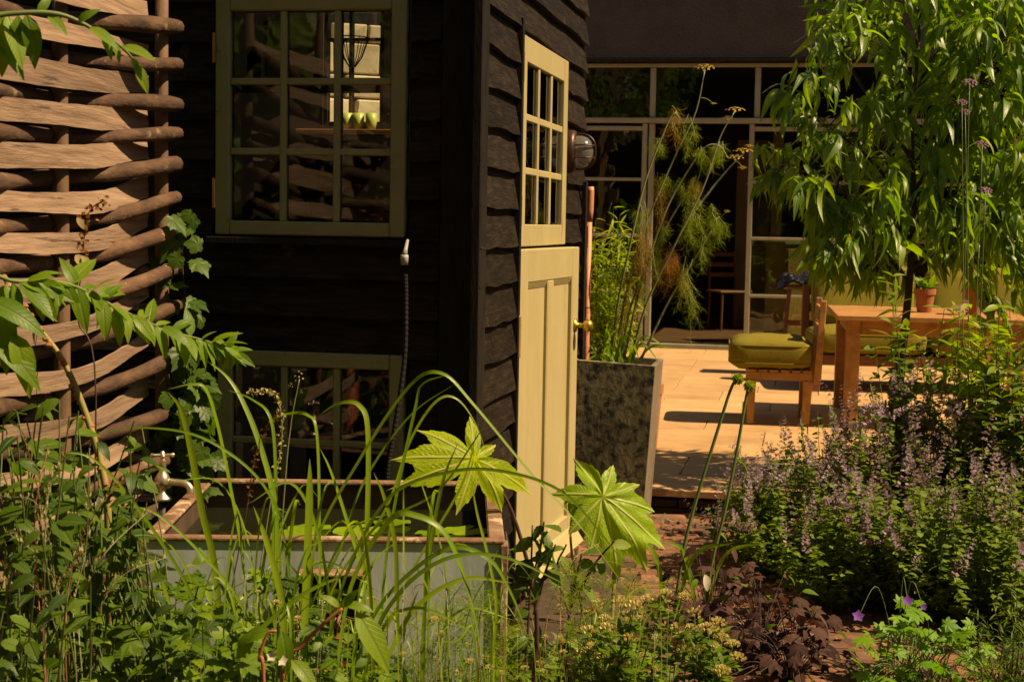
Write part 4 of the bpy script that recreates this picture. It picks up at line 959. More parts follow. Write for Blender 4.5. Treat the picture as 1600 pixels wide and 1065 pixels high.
def leaf(T, key, bases, m, p, d, n, s, name='leaf'):
    """one leaf as a part of plant T (p in world coordinates)"""
    ms = meshes(key, bases, m); me = ms[int(rnd()*len(ms)) % len(ms)]
    return inst(name, me, T, orient(Vector(p)-T.location, d, n, s))
def stem(T, pts, rad, m='green_stem', n=6, name='stem', smooth=True, sp=6):
    q = spline(pts, sp) if len(pts) > 2 else [Vector(p) for p in pts]
    if isinstance(rad, tuple): rad = [rad[0]+(rad[1]-rad[0])*i/(len(q)-1) for i in range(len(q))]
    return MB().tube(q, rad, n).build(name, m, T, smooth=smooth, base=T.location)
def multi_stem(T, lines, m, name='stems', n=4, rad=(.002, .001), sp=4):
    b = MB()
    for pts in lines:
        q = spline(pts, sp) if len(pts) > 2 else [Vector(p) for p in pts]
        b.tube(q, [rad[0]+(rad[1]-rad[0])*i/(len(q)-1) for i in range(len(q))], n, cap=False)
    o = b.build(name, m, T, smooth=True, base=T.location); o['kind'] = 'stuff'; return o
def plant(name, label, base, cat='plant', group=None): return thing(name, label, cat, base, 0, group)
# ------------------------------------------------------------------ hedge behind the viewer, mirrored in the glass
def hedge(lab, p0, p1, h, n, sz):
    """tall leafy hedge from p0 to p1: twiggy core with leaves all round"""
    a, b = Vector(p0), Vector(p1); L = (b-a).length; ax = (b-a)/L; nm = Vector((-ax.y, ax.x, 0)); t = plant('hedge', lab, (a+b)/2, 'hedge')
    box('inner_twigs', 'bark', t, -L/2, L/2, -.3, .3, 0, h*.9, bevel=0, rot=(0, 0, math.atan2(ax.y, ax.x)))
    Ms = []
    for i in range(n):
        s_ = U(0, L); sg = 1 if rnd() < .5 else -1; z = U(.05, h)+.35*math.sin(s_*1.3)*(1 if rnd() < .5 else .3); o = sg*(.32+U(-.1, .45)+.25*math.sin(s_*.9+z*1.4))*(1 if z < h*.85 else rnd())
        q = a+ax*s_+nm*o; q.z = max(.03, z); Ms.append(orient(q, rv()+nm*sg*.6, rv()+nm*sg+UP*.5, U(.6, 1.3)*sz))
    joined('foliage', SMALL, Ms, 'hedge_leaf', t, base=t.location); return t
hedge('tall leafy hedge mirrored in the glass of the house', (-8, -5.0, 0), (9, -5.0, 0), 8.0, 9000, .26)
hedge('leafy hedge added beyond the woven fence to block sky light', (-4.2, -4.2, 0), (-4.2, 8.5, 0), 6.0, 6000, .24)  # added out of view to shut out sky light from the left
hedge('hedge added beyond the right side of the terrace to block sky light', (9.0, -4.2, 0), (9.6, 15.0, 0), 4.6, 6000, .22)  # added out of view, low enough for the sun, to cut sky light
# ------------------------------------------------------------------ peach tree
tb = P(1410, 640, 7.2); tb.z = 0
tree = plant('peach_tree', 'young peach tree with drooping glossy leaves in front of the table', tb, 'tree')
TY = 7.2
tr_pts = [tb, P(1404, 600, TY), P(1413, 520, TY), P(1421, 440, TY), P(1428, 330, TY), P(1424, 210, TY), P(1432, 90, TY), P(1440, -40, TY), P(1436, -200, TY)]
trunk = stem(tree, tr_pts, (.024, .008), 'bark', 10, 'trunk')
branches = [[(1421, 440), (1385, 400), (1340, 395), (1300, 400)], [(1424, 400), (1340, 330), (1260, 292), (1195, 262)], [(1428, 330), (1350, 240), (1280, 190), (1228, 138)],
            [(1425, 250), (1350, 140), (1310, 70), (1290, 10)], [(1426, 200), (1400, 90), (1380, 0), (1370, -90)], [(1428, 300), (1490, 200), (1540, 100), (1580, 20)],
            [(1426, 350), (1510, 290), (1580, 250), (1650, 230)], [(1430, 150), (1480, 50), (1520, -30), (1540, -120)], [(1422, 420), (1490, 380), (1540, 350), (1590, 330)],
            [(1426, 380), (1390, 330), (1345, 300), (1310, 290)], [(1430, 100), (1350, 20), (1310, -60), (1280, -110)], [(1426, 260), (1470, 200), (1500, 140), (1530, 130)], [(1424, 300), (1500, 330), (1560, 390), (1600, 400)], [(1426, 360), (1370, 360), (1330, 395), (1315, 425)], [(1424, 380), (1395, 385), (1372, 410), (1366, 432)], [(1424, 370), (1480, 360), (1530, 420), (1545, 500)], [(1424, 330), (1520, 330), (1590, 410), (1610, 480)]]
bpts = []
for i, b in enumerate(branches):
    off = [0, U(-.12, .12), U(-.3, .3), U(-.45, .4)]
    if i in (1, 2): off = [0, -.05, -.1, -.15]
    pts = [P(u, v, TY+o) for (u, v), o in zip(b, off)]
    sp_ = spline(pts, 10); bpts += sp_[4:]
    stem(tree, pts, (.010, .003), 'bark', 6, 'branch')
crown = [(1275, -120), (1272, 60), (1226, 128), (1228, 190), (1215, 230), (1185, 262), (1225, 300), (1250, 340), (1262, 385), (1300, 425), (1360, 412), (1420, 420), (1520, 400), (1600, 400), (1720, 380), (1720, -120)]
shoots = []; twigs = []
for i in range(60):
    u, v = inside(crown); p = P(u, v-20, TY-U(.15, .6)); near = min(bpts, key=lambda q: (q-p).length)
    if (near-p).length > .45: p = near+(p-near).normalized()*.45
    twigs.append([near, (near+p)/2+Vector((0, 0, .03)), p]); shoots.append((p, p-near))
for b in bpts[::2]: shoots.append((b, (b-P(1425, b.z*0+300, TY))))
for i in range(430):
    u, v = inside(crown) if i < 230 else (U(1440, 1630), U(-60, 380)) if i < 290 else (U(1270, 1420), U(330, 420)) if i < 330 else (U(1470, 1650), U(-40, 410)); p = P(u, v-25, TY+U(-.5, .5))
    near = min(bpts, key=lambda q: (q-p).length)
    lim = .32 if i < 330 else .6
    if (near-p).length > lim: p = near+(p-near).normalized()*lim
    twigs.append([near, (near+p)/2+Vector((0, 0, .03)), p]); shoots.append((p, p-near))
multi_stem(tree, twigs, 'bark', 'twigs', 5, (.003, .0016))
lv = []
for (p, od) in shoots:
    pu, pv = px(p)
    if math.sin(pu*.031+1.2)*math.sin(pv*.037+.4) > .6 and pu < 1480: continue
    od = Vector((od.x, od.y, 0))
    od = od.normalized() if od.length > .02 else Vector((U(-1, 1), U(-1, 1), 0)).normalized()
    for k in range(int(U(6, 10))):
        a = U(0, 6.28); side_ = Vector((math.cos(a), math.sin(a), 0))
        d = side_*U(.4, .9)+od*.4+DOWN*U(-.2, .9)
        q = p+rv(.035)+od*U(-.05, .05)
        n = side_*.6+UP*.8+rv(.5)
        lv.append((q, d, n, U(.065, .168)))
def vis(q): u, v = px(q); return -30 < u < 1630 and -20 < v < 1080
def area_key(t): u, v = px(t[0]); return (0 if vis(t[0]) else 5)+(t[0].y-TY)*.8-t[3]*3
lv.sort(key=area_key)
for (q, d, n, s) in lv[:300]: leaf(tree, 'peach_leaf', PEACH, 'peach_leaf', q, d, n, s)
rest = lv[300:]
for k in range(3): joined('leaves', PEACH[k], [orient(q, d, n, s) for (q, d, n, s) in rest[k::3]], 'peach_leaf', tree, base=tree.location)
# ------------------------------------------------------------------ catmint mounds
def spike_mesh(name, n_wh, mats_=('mauve_petal', 'calyx')):
    V = []; F = []; mi = []
    for w in range(n_wh):
        t = w/(n_wh-1); z = t**.85; r = .16*(1-t*.7)
        for k in range(9 if w < n_wh-1 else 6):
            a = U(0, 6.28); d = Vector((math.cos(a), math.sin(a), U(-.1, .7))).normalized(); c = Vector((0, 0, z))+d*r*.3+rv(.015); e = c+d*r
            t_ = d.cross(UP).normalized()*r*U(.28, .5); i = len(V); V += [c, (c+e)/2+t_, e, (c+e)/2-t_]; F.append((i, i+1, i+2, i+3)); mi.append(0 if rnd() < .5 else 1)
    me = bpy.data.meshes.new(name); me.from_pydata([tuple(v) for v in V], [], F)
    for m in mats_: me.materials.append(MATS[m])
    me.polygons.foreach_set('material_index', mi); return me
SPIKES = [spike_mesh('flower_spike', n) for n in (7, 8, 6, 9)]
cat_spots = [(1245, 800, .34, 'leftmost catmint mound, spilling over the terrace edge', .40, 5.75), (1340, 700, .40, 'tall catmint mound in front of the table legs', .56, 5.9), (1450, 660, .40, 'catmint mound below the peach trunk', .60, 5.95), (1560, 690, .40, 'catmint mound at the right edge of the picture', .60, 5.8),
             (1330, 850, .36, 'low catmint mound beside the brick path', .38, 5.3), (1450, 830, .42, 'central front catmint mound with scattered flower heads', .44, 5.2), (1570, 860, .42, 'shaded front catmint mound in the lower right', .46, 5.05)]
nspike = 0
for (u, v, rad, lab, hgt, Y) in cat_spots:
    c = P(u, v, Y); c.z = 0
    t = plant('catmint', lab, c, 'plant', 'catmint mounds along the path')
    lines = []; Ms = []
    ns = 92
    for i in range(ns):
        a = U(0, 6.28); rr_ = rad*math.sqrt(rnd()); h = hgt*1.12*(1-.42*(rr_/rad)**2)*U(.7, 1.12)
        tip = c+Vector((rr_*math.cos(a), rr_*math.sin(a), h)); b0 = c+Vector((rr_*.25*math.cos(a), rr_*.25*math.sin(a), 0))
        mid = (b0+tip)/2+Vector((math.cos(a), math.sin(a), 0))*rr_*.22+Vector((0, 0, h*.08))
        ln = [b0, mid, tip]; lines.append(ln); sp_ = spline(ln, 8)
        for j in range(2, len(sp_)-1):
            for sg in (0, 1, 2):
                aa = U(0, 6.28); d = Vector((math.cos(aa), math.sin(aa), U(-.25, .55))); Ms.append(orient(sp_[j]+rv(.012), d, UP+rv(.55), U(.022, .042)))
        if rnd() < .86 and Y > 5.4 or rnd() < .35:
            td = (sp_[-1]-sp_[-3]).normalized()+rv(.75); L = U(.075, .14); nspike += 1
            inst('flower_spike', SPIKES[i % 4], t, orient(tip-t.location, Vector((td.x, td.y, td.z)).orthogonal(), td, (L, L, L)))
    multi_stem(t, lines, 'green_stem', 'stems', 4, (.0022, .0012))
    joined('foliage', SMALL, Ms, 'catmint_leaf', t, base=t.location)
# single taller catmint spikes reaching above the mounds
for k, (u, v, b_u, Y) in enumerate(((1360, 600, 1375, 5.85), (1450, 570, 1455, 5.9), (1250, 655, 1262, 5.8), (1300, 640, 1310, 5.85), (1148, 640+60, 1190, 5.7))):
    c = P(b_u, 800, Y); c.z = 0; tip = P(u, v, Y)
    t = plant('catmint_spike', ['tall catmint spike beside the near table leg', 'tallest catmint spike below the peach trunk', 'catmint spike just right of the chair legs', 'catmint spike between chair and table legs', 'lone catmint sprig leaning over the terrace step'][k], c, 'plant', 'single catmint spikes')
    sp_ = spline([c, c+Vector((.01, 0, tip.z*.5)), tip], 10); stem(t, [c, c+Vector((.01, 0, tip.z*.5)), tip], (.0025, .0015))
    for j in range(11, len(sp_)):
        inst('flower_spike', SPIKES[j % 4], t, orient(sp_[j]-t.location+rv(.008), Vector((1, U(-.3, .3), U(-.3, .3))), UP+rv(.7), U(.03, .05)))
    joined('foliage', SMALL, [orient(sp_[j]+rv(.01), rv()+Vector((0, 0, .2)), UP+rv(.5), U(.02, .035)) for j in range(3, 20) for _ in range(4)], 'catmint_leaf', t, base=t.location)
# ------------------------------------------------------------------ verbena with pink heads among the peach leaves
def head_mesh(name, n, m, r=1.0, fl=.45):
    V = []; F = []
    for i in range(n):
        a = i*2.4; q = math.sqrt((i+.5)/n); d = Vector((q*math.cos(a), q*math.sin(a), fl*(1-q*q))); e = d*r
        n_ = Vector((d.x*.6, d.y*.6, .8)).normalized(); x = n_.orthogonal().normalized(); y = n_.cross(x); s = .17*r
        for j in range(4):
            aa = j*1.57+i; w = x*math.cos(aa)+y*math.sin(aa); t_ = n_.cross(w); k = len(V)
            V += [e, e+w*s*.6+t_*s*.35, e+w*s+n_*s*.15, e+w*s*.6-t_*s*.35]; F.append((k, k+1, k+2, k+3))
    return base_mesh(name, (V, F, [(0, 0)]*len(V)), m, False)
VH = head_mesh('flower_head', 22, 'pink_petal'); VHW = head_mesh('white_flower_head', 10, 'white_petal')
for k, (u, v, Y, bu) in enumerate(((1515, 130, 6.2, 1490), (1503, 160, 6.1, 1500), (1535, 226, 6.0, 1515), (1540, 298, 6.0, 1530), (1500, 483, 5.9, 1492), (1508, 175, 6.05, 1520))):
    c = P(bu, 700, Y); c.z = 0; tip = P(u, v, Y)
    labs = ['verbena stem with the highest and widest pink head', 'verbena stem with a small pink head just under the highest', 'verbena stem with a mauve head at mid crown height', 'verbena stem with a pink head right of the crown centre', 'short verbena stem with a bright pink head before the table', 'thin verbena stem with a faded mauve head']
    t = plant('verbena', labs[k], c, 'flower', 'verbena stems')
    m1 = c+(tip-c)*.5+Vector((U(-.03, .03), 0, 0)); stem(t, [c, m1, tip], (.003, .0018), n=5)
    inst('flower_head', VH, t, orient(tip-t.location, Vector((1, 0, 0)), UP+TOCAM*.6, [.034, .024, .030, .028, .034, .022][k]))
    if k in (0, 4): inst('flower_head', VH, t, orient(tip-t.location+Vector((.02, 0, .03)), Vector((1, 0, 0)), UP+TOCAM*.6, .014))
    for z_ in (.25, .4, .55): 
        q = c+(m1-c)*z_*1.6
        for sg in (-1, 1): leaf(t, 'verbena_leaf', NARROW, 'catmint_leaf', q, Vector((sg, U(-.5, .5), .5)), UP, U(.05, .08))
# leafy undergrowth between the verbena and table (thin upright stems with narrow leaves)
for k, (u, v, Y, hgt, lab) in enumerate(((1422, 640, 6.15, 1.02, 'thin leafy stems standing beside the peach trunk'), (1490, 600, 6.1, .86, 'bushy narrow leaved plant in front of the table right of the trunk'), (1545, 580, 5.95, .95, 'leafy green plant before the right hand table leg'), (1592, 600, 5.8, .98, 'broad leaved plant at the right edge of the picture'))):
    c = P(u, 800, Y); c.z = 0; t = plant('leafy_plant', lab, c, 'plant', 'leafy plants before the table'); lines = []; Ms = []
    for i in range(30 if k else 18):
        tip = c+Vector((U(-.2, .2), U(-.15, .15), hgt*U(.6, 1.14))); ln = [c+Vector((U(-.05, .05), U(-.05, .05), 0)), (c+tip)/2+rv(.03), tip]; lines.append(ln)
        for q in spline(ln, 10)[6:]:
            for sg in range(2):
                d = Vector((U(-1, 1), U(-1, 1), U(-.2, .7))); Ms.append(orient(q, d, UP+rv(.5), U(.045, .095) if k < 3 else U(.05, .09)))
    multi_stem(t, lines, 'green_stem', 'stems', 4, (.0028, .0014)); joined('foliage', LANCE[0] if k != 1 else NARROW[0], Ms, 'reed_leaf' if k in (1, 2) else 'catmint_leaf', t, base=t.location)
# ------------------------------------------------------------------ fennel in the planter
PB = Vector((planter.location.x, planter.location.y, PTOP-.045)); FY = planter.location.y
fen = plant('fennel', 'tall fennel with drooping gold foliage and yellow seed heads in the planter', PB)
stalks = [[(962, 560), (978, 460), (1010, 350), (1052, 250), (1086, 178), (1101, 112)], [(985, 560), (1012, 470), (1058, 375), (1100, 290), (1125, 215), (1147, 176)], [(1002, 560), (1045, 470), (1085, 405), (1112, 360)],
          [(955, 558), (966, 470), (985, 380), (1008, 285), (1036, 210), (1052, 178), (1062, 185)], [(975, 560), (1000, 450), (1040, 330), (1078, 262), (1102, 230), (1124, 228), (1138, 248)], [(970, 560), (985, 480), (1018, 400), (1055, 330), (1090, 280), (1096, 250)], [(1070, 350), (1108, 300), (1140, 262), (1162, 240)]]
FPT = []
for s_ in stalks:
    off = U(-.08, .05)
    pts = [P(u, v, FY+off*min(1, i/2)) for i, (u, v) in enumerate(s_)]; FPT.append(spline(pts, 8)); stem(fen, pts, (.0062, .0022), 'fennel_stem', 7, 'stalk', sp=8)
HAIR = []
def hair_base(c, w=.012):
    V = []; F = []; UVs = []
    for i in range(4):
        t = i/3; y = t; z = -c*t*t; ww = w*(1-t*.6); V += [(-ww, y, z), (ww, y, z)]; UVs += [(0, t), (1, t)]
    F = [(2*i, 2*i+1, 2*i+3, 2*i+2) for i in range(3)]; return V, F, UVs
HAIRS = [hair_base(c) for c in (.2, .6)]
def tuft(T, u, v, w, h, m, n, Y, name='feathery_foliage', att=None):
    Ms = []; p00 = P(u, v, Y); lines = []
    for k in range(max(6, n//30)):
        p0 = p00+Vector((U(-.02, .02), U(-.02, .02), U(-h*.35, h*.25)))
        x = p0+Vector((U(-w, w)*.8, U(-.05, .05), -U(.2*h, h*.8)))
        lines.append([p0+Vector((U(-.01, .01), 0, .01)), (p0+x)/2+Vector((U(-w, w)*.3, 0, .01)), x])
    for ln in lines:
        sp_ = spline(ln, 8)
        for q in sp_[2:]:
            for _ in range(3):
                d = Vector((U(-.8, .8), U(-.8, .8), U(-1.6, -.1))); Ms.append(orient(q+rv(.010), d, rv(), (.045, U(.018, .042), .04)))
    multi_stem(T, lines, 'fennel_stem' if m != 'fennel_rust' else 'cane', 'leaf_stalks', 4, (.0014, .0007))
    joined(name, HAIRS[1], Ms, m, T, base=T.location, smooth=False)
for (u, v, w, h, m, n) in ((1005, 360, .07, .26, 'fennel_gold', 480), (985, 440, .05, .30, 'fennel_gold', 420), (1047, 395, .05, .18, 'fennel_rust', 420), (1000, 400, .04, .16, 'fennel_rust', 200), (1030, 290, .05, .22, 'fennel_gold', 260), (1076, 420, .06, .30, 'fennel_green', 380),
                           (1078, 335, .05, .20, 'fennel_green', 220), (1108, 330, .06, .12, 'fennel_green', 160), (1085, 285, .04, .12, 'fennel_gold', 120), (1125, 350, .06, .10, 'fennel_green', 140)):
    tuft(fen, u, v, w, h, m, n, FY+U(-.06, .04))
for s_l in FPT[:6]:
    for q in s_l[12:-3:9]:
        u, v = px(q); tuft(fen, u+U(-3, 3), v+U(-2, 6), .035, U(.06, .15), ['fennel_green', 'fennel_gold', 'fennel_green'][int(rnd()*3)], 90, FY+U(-.05, .03))
UM = head_mesh('umbel', 16, 'umbel_gold', 1, .25)
for k, (u, v, s_) in enumerate(((1102, 106, .042), (1150, 172, .042), (1162, 236, .042), (1150, 246, .034), (1138, 184, .022), (1115, 162, .015), (1160, 262, .02), (1056, 176, .012), (1136, 330, .014), (1170, 228, .02))):
    p = P(u, v, FY-.02)
    near = min([q for s_l in FPT for q in s_l], key=lambda q: (q-p).length)
    stem(fen, [near, (near+p)/2+Vector((0, 0, .008)), p], (.0018, .001), 'fennel_stem', 5, 'umbel_stalk', sp=3)
    inst('umbel', UM, fen, orient(p-fen.location, Vector((1, 0, 0)), UP+TOCAM*.35+rv(.2), (s_, s_, s_)))
strap = plant('strap_leaf_plant', 'clump of narrow strap leaves at the foot of the fennel', PB+Vector((.03, 0, 0)))
def blade_mesh(pts, w0, name='blade', m='grass_blade', T=None, taper=.55, vn=None, fold=.22, tipw=.04):
    """flat arching blade with a shallow fold along pts (world)"""
    q = spline(pts, 7); n = len(q); V = []; F = []; UVs = []; vdir = Vector((U(-.1, 1.3), -1, U(0, .7)))
    for i, p in enumerate(q):
        t = i/(n-1); d = (q[min(i+1, n-1)]-q[max(i-1, 0)]).normalized()
        sd_ = d.cross(Vector(vn) if vn else vdir);
        if sd_.length < 1e-4: sd_ = Vector((1, 0, 0))
        sd_.normalize(); nn_ = sd_.cross(d)
        w = w0*(min(1, .55+t*2.2))*(max(0.0, 1-((t-taper)/(1-taper))**1.6) if t > taper else 1)*.5+w0*tipw*.5
        V += [p-sd_*w+nn_*w*fold, p, p+sd_*w+nn_*w*fold]; UVs += [(0, t), (.5, t), (1, t)]
    for i in range(n-1):
        for j in (0, 1): a = i*3+j; F.append((a, a+1, a+4, a+3))
    return mk(name, [v-T.location for v in V], F, m, T, True, uv=UVs)
for k in range(30):
    a = U(0, 6.28); r_ = U(.05, .22); b0 = strap.location+Vector((U(-.07, .07), U(-.05, .05), -.02)); h = U(.05, .19)
    blade_mesh([b0, b0+Vector((math.cos(a)*r_*.4, math.sin(a)*r_*.4, h)), b0+Vector((math.cos(a)*r_, math.sin(a)*r_*.8, h*U(.3, 1.1)))], U(.008, .013), T=strap)
# narrow-leaved bush in a pot behind the planter
rb_ = P(945, 600, 8.9); rb_.z = TZ
reed = plant('narrow_leaved_bush', 'sunlit bush of narrow gold green leaves behind the shed corner', rb_, 'shrub'); lines = []; rl = []
for i in range(84):
    u, v = inside([(905, 350), (960, 322), (990, 360), (992, 430), (985, 545), (905, 545)]); tip = P(u, v, 8.9+U(-.25, .25)); b0 = rb_+Vector((U(-.1, .1), U(-.1, .1), 0))
    ln = [b0, (b0+tip)/2+Vector((U(-.05, .05), 0, .08)), tip]; lines.append(ln)
    for q in spline(ln, 9)[7:]:
        d = Vector((U(-1, 1), U(-.7, .4), U(-.5, .6))); rl.append((q, d, UP+rv(.5), U(.07, .14)))
multi_stem(reed, lines, 'green_stem', 'stems', 4, (.004, .0018))
random.shuffle(rl)
for a in rl[:280]: leaf(reed, 'reed_leaf', NARROW, 'reed_leaf', *a)
joined('leaves', NARROW[0], [orient(*a) for a in rl[280:]], 'reed_leaf', reed, base=reed.location)
# ------------------------------------------------------------------ big arching grass before the tank
gb = P(520, 1065, 3.15); gb.z = 0
grass = plant('arching_grass', 'clump of long arching strap grass in front of the tank', gb, 'grass')
BL = [([(352, 1090), (337, 895), (316, 800), (300, 710), (283, 640), (262, 612)], .017, 3.2), ([(440, 1090), (436, 900), (428, 785), (412, 714), (386, 642), (356, 590), (307, 552)], .015, 3.25), ([(395, 1080), (379, 875), (360, 762), (341, 669), (322, 609), (300, 600), (262, 608)], .010, 3.15),
      ([(430, 1080), (427, 837), (431, 762), (424, 657), (394, 624), (356, 609)], .009, 3.2), ([(470, 1090), (480, 860), (483, 770), (484, 716)], .021, 3.05), ([(500, 1080), (499, 834), (495, 680), (480, 648), (450, 646), (425, 655)], .009, 3.2),
      ([(560, 1090), (572, 860), (575, 680), (562, 634), (532, 629), (499, 648)], .013, 3.15), ([(470, 1070), (490, 860), (560, 720), (640, 602), (690, 583), (740, 632), (830, 740), (905, 820), (990, 935)], .009, 3.1),
      ([(500, 1070), (540, 900), (610, 775), (708, 736), (791, 737), (875, 766), (935, 828), (1010, 925)], .008, 3.05), ([(520, 1090), (548, 915), (608, 812), (653, 806), (694, 832), (722, 892), (742, 966), (762, 1080)], .015, 2.95),
      ([(640, 1090), (622, 1000), (618, 855), (600, 775), (584, 738)], .011, 3.0), ([(480, 1090), (520, 920), (600, 800), (640, 690), (680, 628), (712, 622), (742, 660), (764, 720)], .007, 3.2), ([(590, 1090), (600, 900), (618, 780), (648, 640), (660, 600), (700, 585)], .009, 3.2),
      ([(610, 1090), (590, 960), (560, 870), (520, 745), (500, 700)], .010, 3.1), ([(450, 1090), (440, 940), (418, 850), (396, 790)], .016, 3.0), ([(560, 1090), (600, 960), (680, 880), (780, 868), (900, 920)], .010, 2.95),
      ([(580, 1090), (640, 960), (720, 905), (800, 910)], .012, 2.95), ([(540, 1090), (590, 950), (690, 860), (760, 870), (800, 930), (830, 1010)], .012, 3.0), ([(330, 1090), (380, 1010), (470, 930), (560, 890)], .012, 2.9),
      ([(500, 1090), (520, 960), (580, 830), (680, 770), (740, 690), (770, 640)], .006, 3.2), ([(560, 1090), (640, 900), (720, 760), (748, 660)], .007, 3.2), ([(700, 1090), (700, 960), (690, 860), (660, 760), (640, 715)], .006, 3.1),
      ([(300, 1090), (270, 960), (240, 880), (215, 860)], .009, 3.1), ([(350, 1080), (300, 930), (220, 800), (150, 720), (95, 705)], .008, 3.0), ([(420, 1090), (380, 950), (310, 860), (240, 800), (180, 790)], .007, 3.05), ([(450, 1090), (480, 960), (530, 860), (560, 770), (600, 700), (650, 640), (710, 600)], .008, 3.15),
      ([(460, 1090), (452, 900), (420, 770), (330, 690), (230, 668), (120, 680)], .007, 3.15), ([(760, 1090), (775, 960), (765, 880), (745, 800), (735, 740)], .008, 3.1), ([(655, 1090), (668, 900), (690, 760), (716, 690)], .010, 3.2)]
for (pp, w, Y) in BL:
    n = len(pp); dy = U(-.12, .15)
    blade_mesh([P(u, v, Y+dy*i/n) for i, (u, v) in enumerate(pp)], w*.8, T=grass)
for k in range(40):
    u0 = U(330, 700); b0 = P(u0, 1130, 3.1+U(-.2, .25)); b0.z = max(0.02, b0.z-.3); lean = U(-1, 1)
    u1 = u0+lean*90; v1 = U(760, 960); u2 = u1+lean*U(40, 130); v2 = v1+U(-40, 90); Y = b0.y
    blade_mesh([b0, P(u0+lean*25, (1100+v1)/2, Y), P(u1, v1, Y+U(-.1, .1)), P(u2, v2, Y+U(-.15, .15))], U(.003, .0075), T=grass)
# flower stalks rising through the grass
for k, (pp, lab) in enumerate((([(430, 1000), (445, 760), (455, 660), (468, 592)], 'slim stalk with a pale yellow flower before the lower window'), ([(395, 1000), (420, 800), (440, 690), (432, 620), (392, 612)], 'slim nodding stalk of tiny dry seeds before the window'), ([(352, 1000), (385, 800), (402, 700), (440, 640)], 'slim stalk of small rusty seed clusters by the tank'))):
    Y = 3.35; pts = [P(u, v, Y) for u, v in pp]; b0 = pts[0].copy(); b0.z = 0
    t = plant('flower_stalk', lab, b0, 'flower', 'slim stalks before the tank'); stem(t, [b0]+pts, (.002, .001), 'fennel_stem' if k < 2 else 'dark_stem', 5)
    sp_ = spline(pts, 10)
    if k == 0:
        for j, (du, dv, s_) in enumerate(((0, 0, .014), (-14, 14, .007), (2, 24, .006))): inst('flower', head_mesh('flower_head', 6, 'cream_bud'), t, orient(P(468+du, 588+dv, Y)-t.location, Vector((1, 0, 0)), UP*.5+TOCAM, s_))
    else:
        SB = [(Vector((0, 0, 0))), ]
        ob = leaf_base(.6, 2, 0, .5)
        joined('seeds', ob, [orient(q+rv(.006), rv(), rv(), U(.007, .013)) for q in sp_[12:] for _ in range(4)], 'straw' if k == 1 else 'red_leaf', t, base=t.location)
# ------------------------------------------------------------------ large lobed leaves
def big_leaf(T, lobes, u, v, Y, size, nrm, m, wl=.20, droop=.25, foot=None, name='leaf', sinus=.34):
    B = lobed_base(lobes, rings=30, nang=420, droop=droop, fold=.13, serr=.02, sn=46, wl=wl, veins=True, sinus=sinus, base_w=.2)
    me = base_mesh('lobed_leaf', B, m); p = P(u, v, Y)
    n = Vector(nrm).normalized(); up_ = UP-n*UP.dot(n)
    o = inst(name, me, T, orient(p-T.location, up_, n, size))
    return p
def im(a): return a
lb = P(830, 900, 3.95); lb.z = 0
lob = plant('lobed_leaf_plant', 'plant with one huge bright yellow green lobed leaf by the tank corner', lb)
# angles measured clockwise from straight up as seen
p1 = big_leaf(lob, [(-52, .78), (8, .60), (-82, 1.0), (-102, .98), (-153, .74), (155, .74), (118, .92), (62, .40)], 742, 716, 3.80, .212, (.5, -1, .6), 'paper_leaf', wl=.19, droop=.30, sinus=.2)
stem(lob, [lb, P(838, 960, 3.93), P(800, 800, 3.90), P(745, 718, 3.83)], (.007, .004), 'dark_stem', 8, 'stalk')
l2 = P(955, 900, 4.55); l2.z = 0
lo2 = plant('lobed_leaf_plant', 'plant with a broad drooping green lobed leaf before the planter', l2)
big_leaf(lo2, [(-82, .62), (-28, .62), (22, .48), (70, .52), (-135, .62), (-165, .72), (168, .95), (145, 1.0), (125, .98), (100, .7)], 942, 775, 4.55, .262, (.12, -1, .55), 'paper_leaf_green', wl=.205, droop=.48, sinus=.36)
big_leaf(lo2, [(0, .5), (-60, .6), (60, .6), (120, .8), (-120, .8), (180, .9)], 898, 772, 4.62, .085, (-.6, -.6, .5), 'paper_leaf_green', wl=.25, droop=.5)
stem(lo2, [l2, P(960, 860, 4.6), P(943, 779, 4.58)], (.007, .004), 'cane', 8, 'stalk'); stem(lo2, [l2+Vector((-.05, 0, 0)), P(893, 860, 4.62), P(897, 775, 4.63)], (.005, .003), 'cane', 8, 'stalk')
# ------------------------------------------------------------------ allium stalks
def ball_mesh(name, n, m):
    V = []; F = []
    for i in range(n):
        z = 1-2*(i+.5)/n; a = i*2.4; r = math.sqrt(1-z*z); d = Vector((r*math.cos(a), r*math.sin(a), z)); x = d.orthogonal().normalized(); y = d.cross(x); k = len(V)
        V += [d*.15, d*.75+x*.16, d*U(.95, 1.2), d*.75-x*.16, d*.75+y*.16, d*.75-y*.16]; F += [(k, k+1, k+2, k+3), (k, k+4, k+2, k+5)]
    return base_mesh(name, (V, F, [(0, 0)]*len(V)), m, False)
AH = ball_mesh('flower_head', 60, 'allium_head')
for k, (pp, lab) in enumerate((([(1066, 870), (1085, 790), (1125, 660), (1143, 605), (1153, 592)], 'left of two bare allium stalks with a closed green head'), ([(1112, 880), (1132, 800), (1152, 700), (1166, 620), (1171, 603)], 'right of two bare allium stalks with a closed green head'))):
    Y = 4.85; pts = [P(u, v, Y) for u, v in pp]; b0 = pts[0].copy(); b0.z = 0; b0.x -= .03
    t = plant('allium', lab, b0, 'flower', 'allium stalks'); stem(t, [b0]+pts, (.0065, .0045), 'green_stem', 8, 'stalk')
    inst('flower_head', AH, t, orient(pts[-1]-t.location, Vector((1, 0, 0)), UP, (.021, .021, .021)))
    for a in (-1, 1): blade_mesh([b0, b0+Vector((a*.06, -.03, .28)), b0+Vector((a*.16+.03, -.06, .34))], .016, T=t, name='leaf')
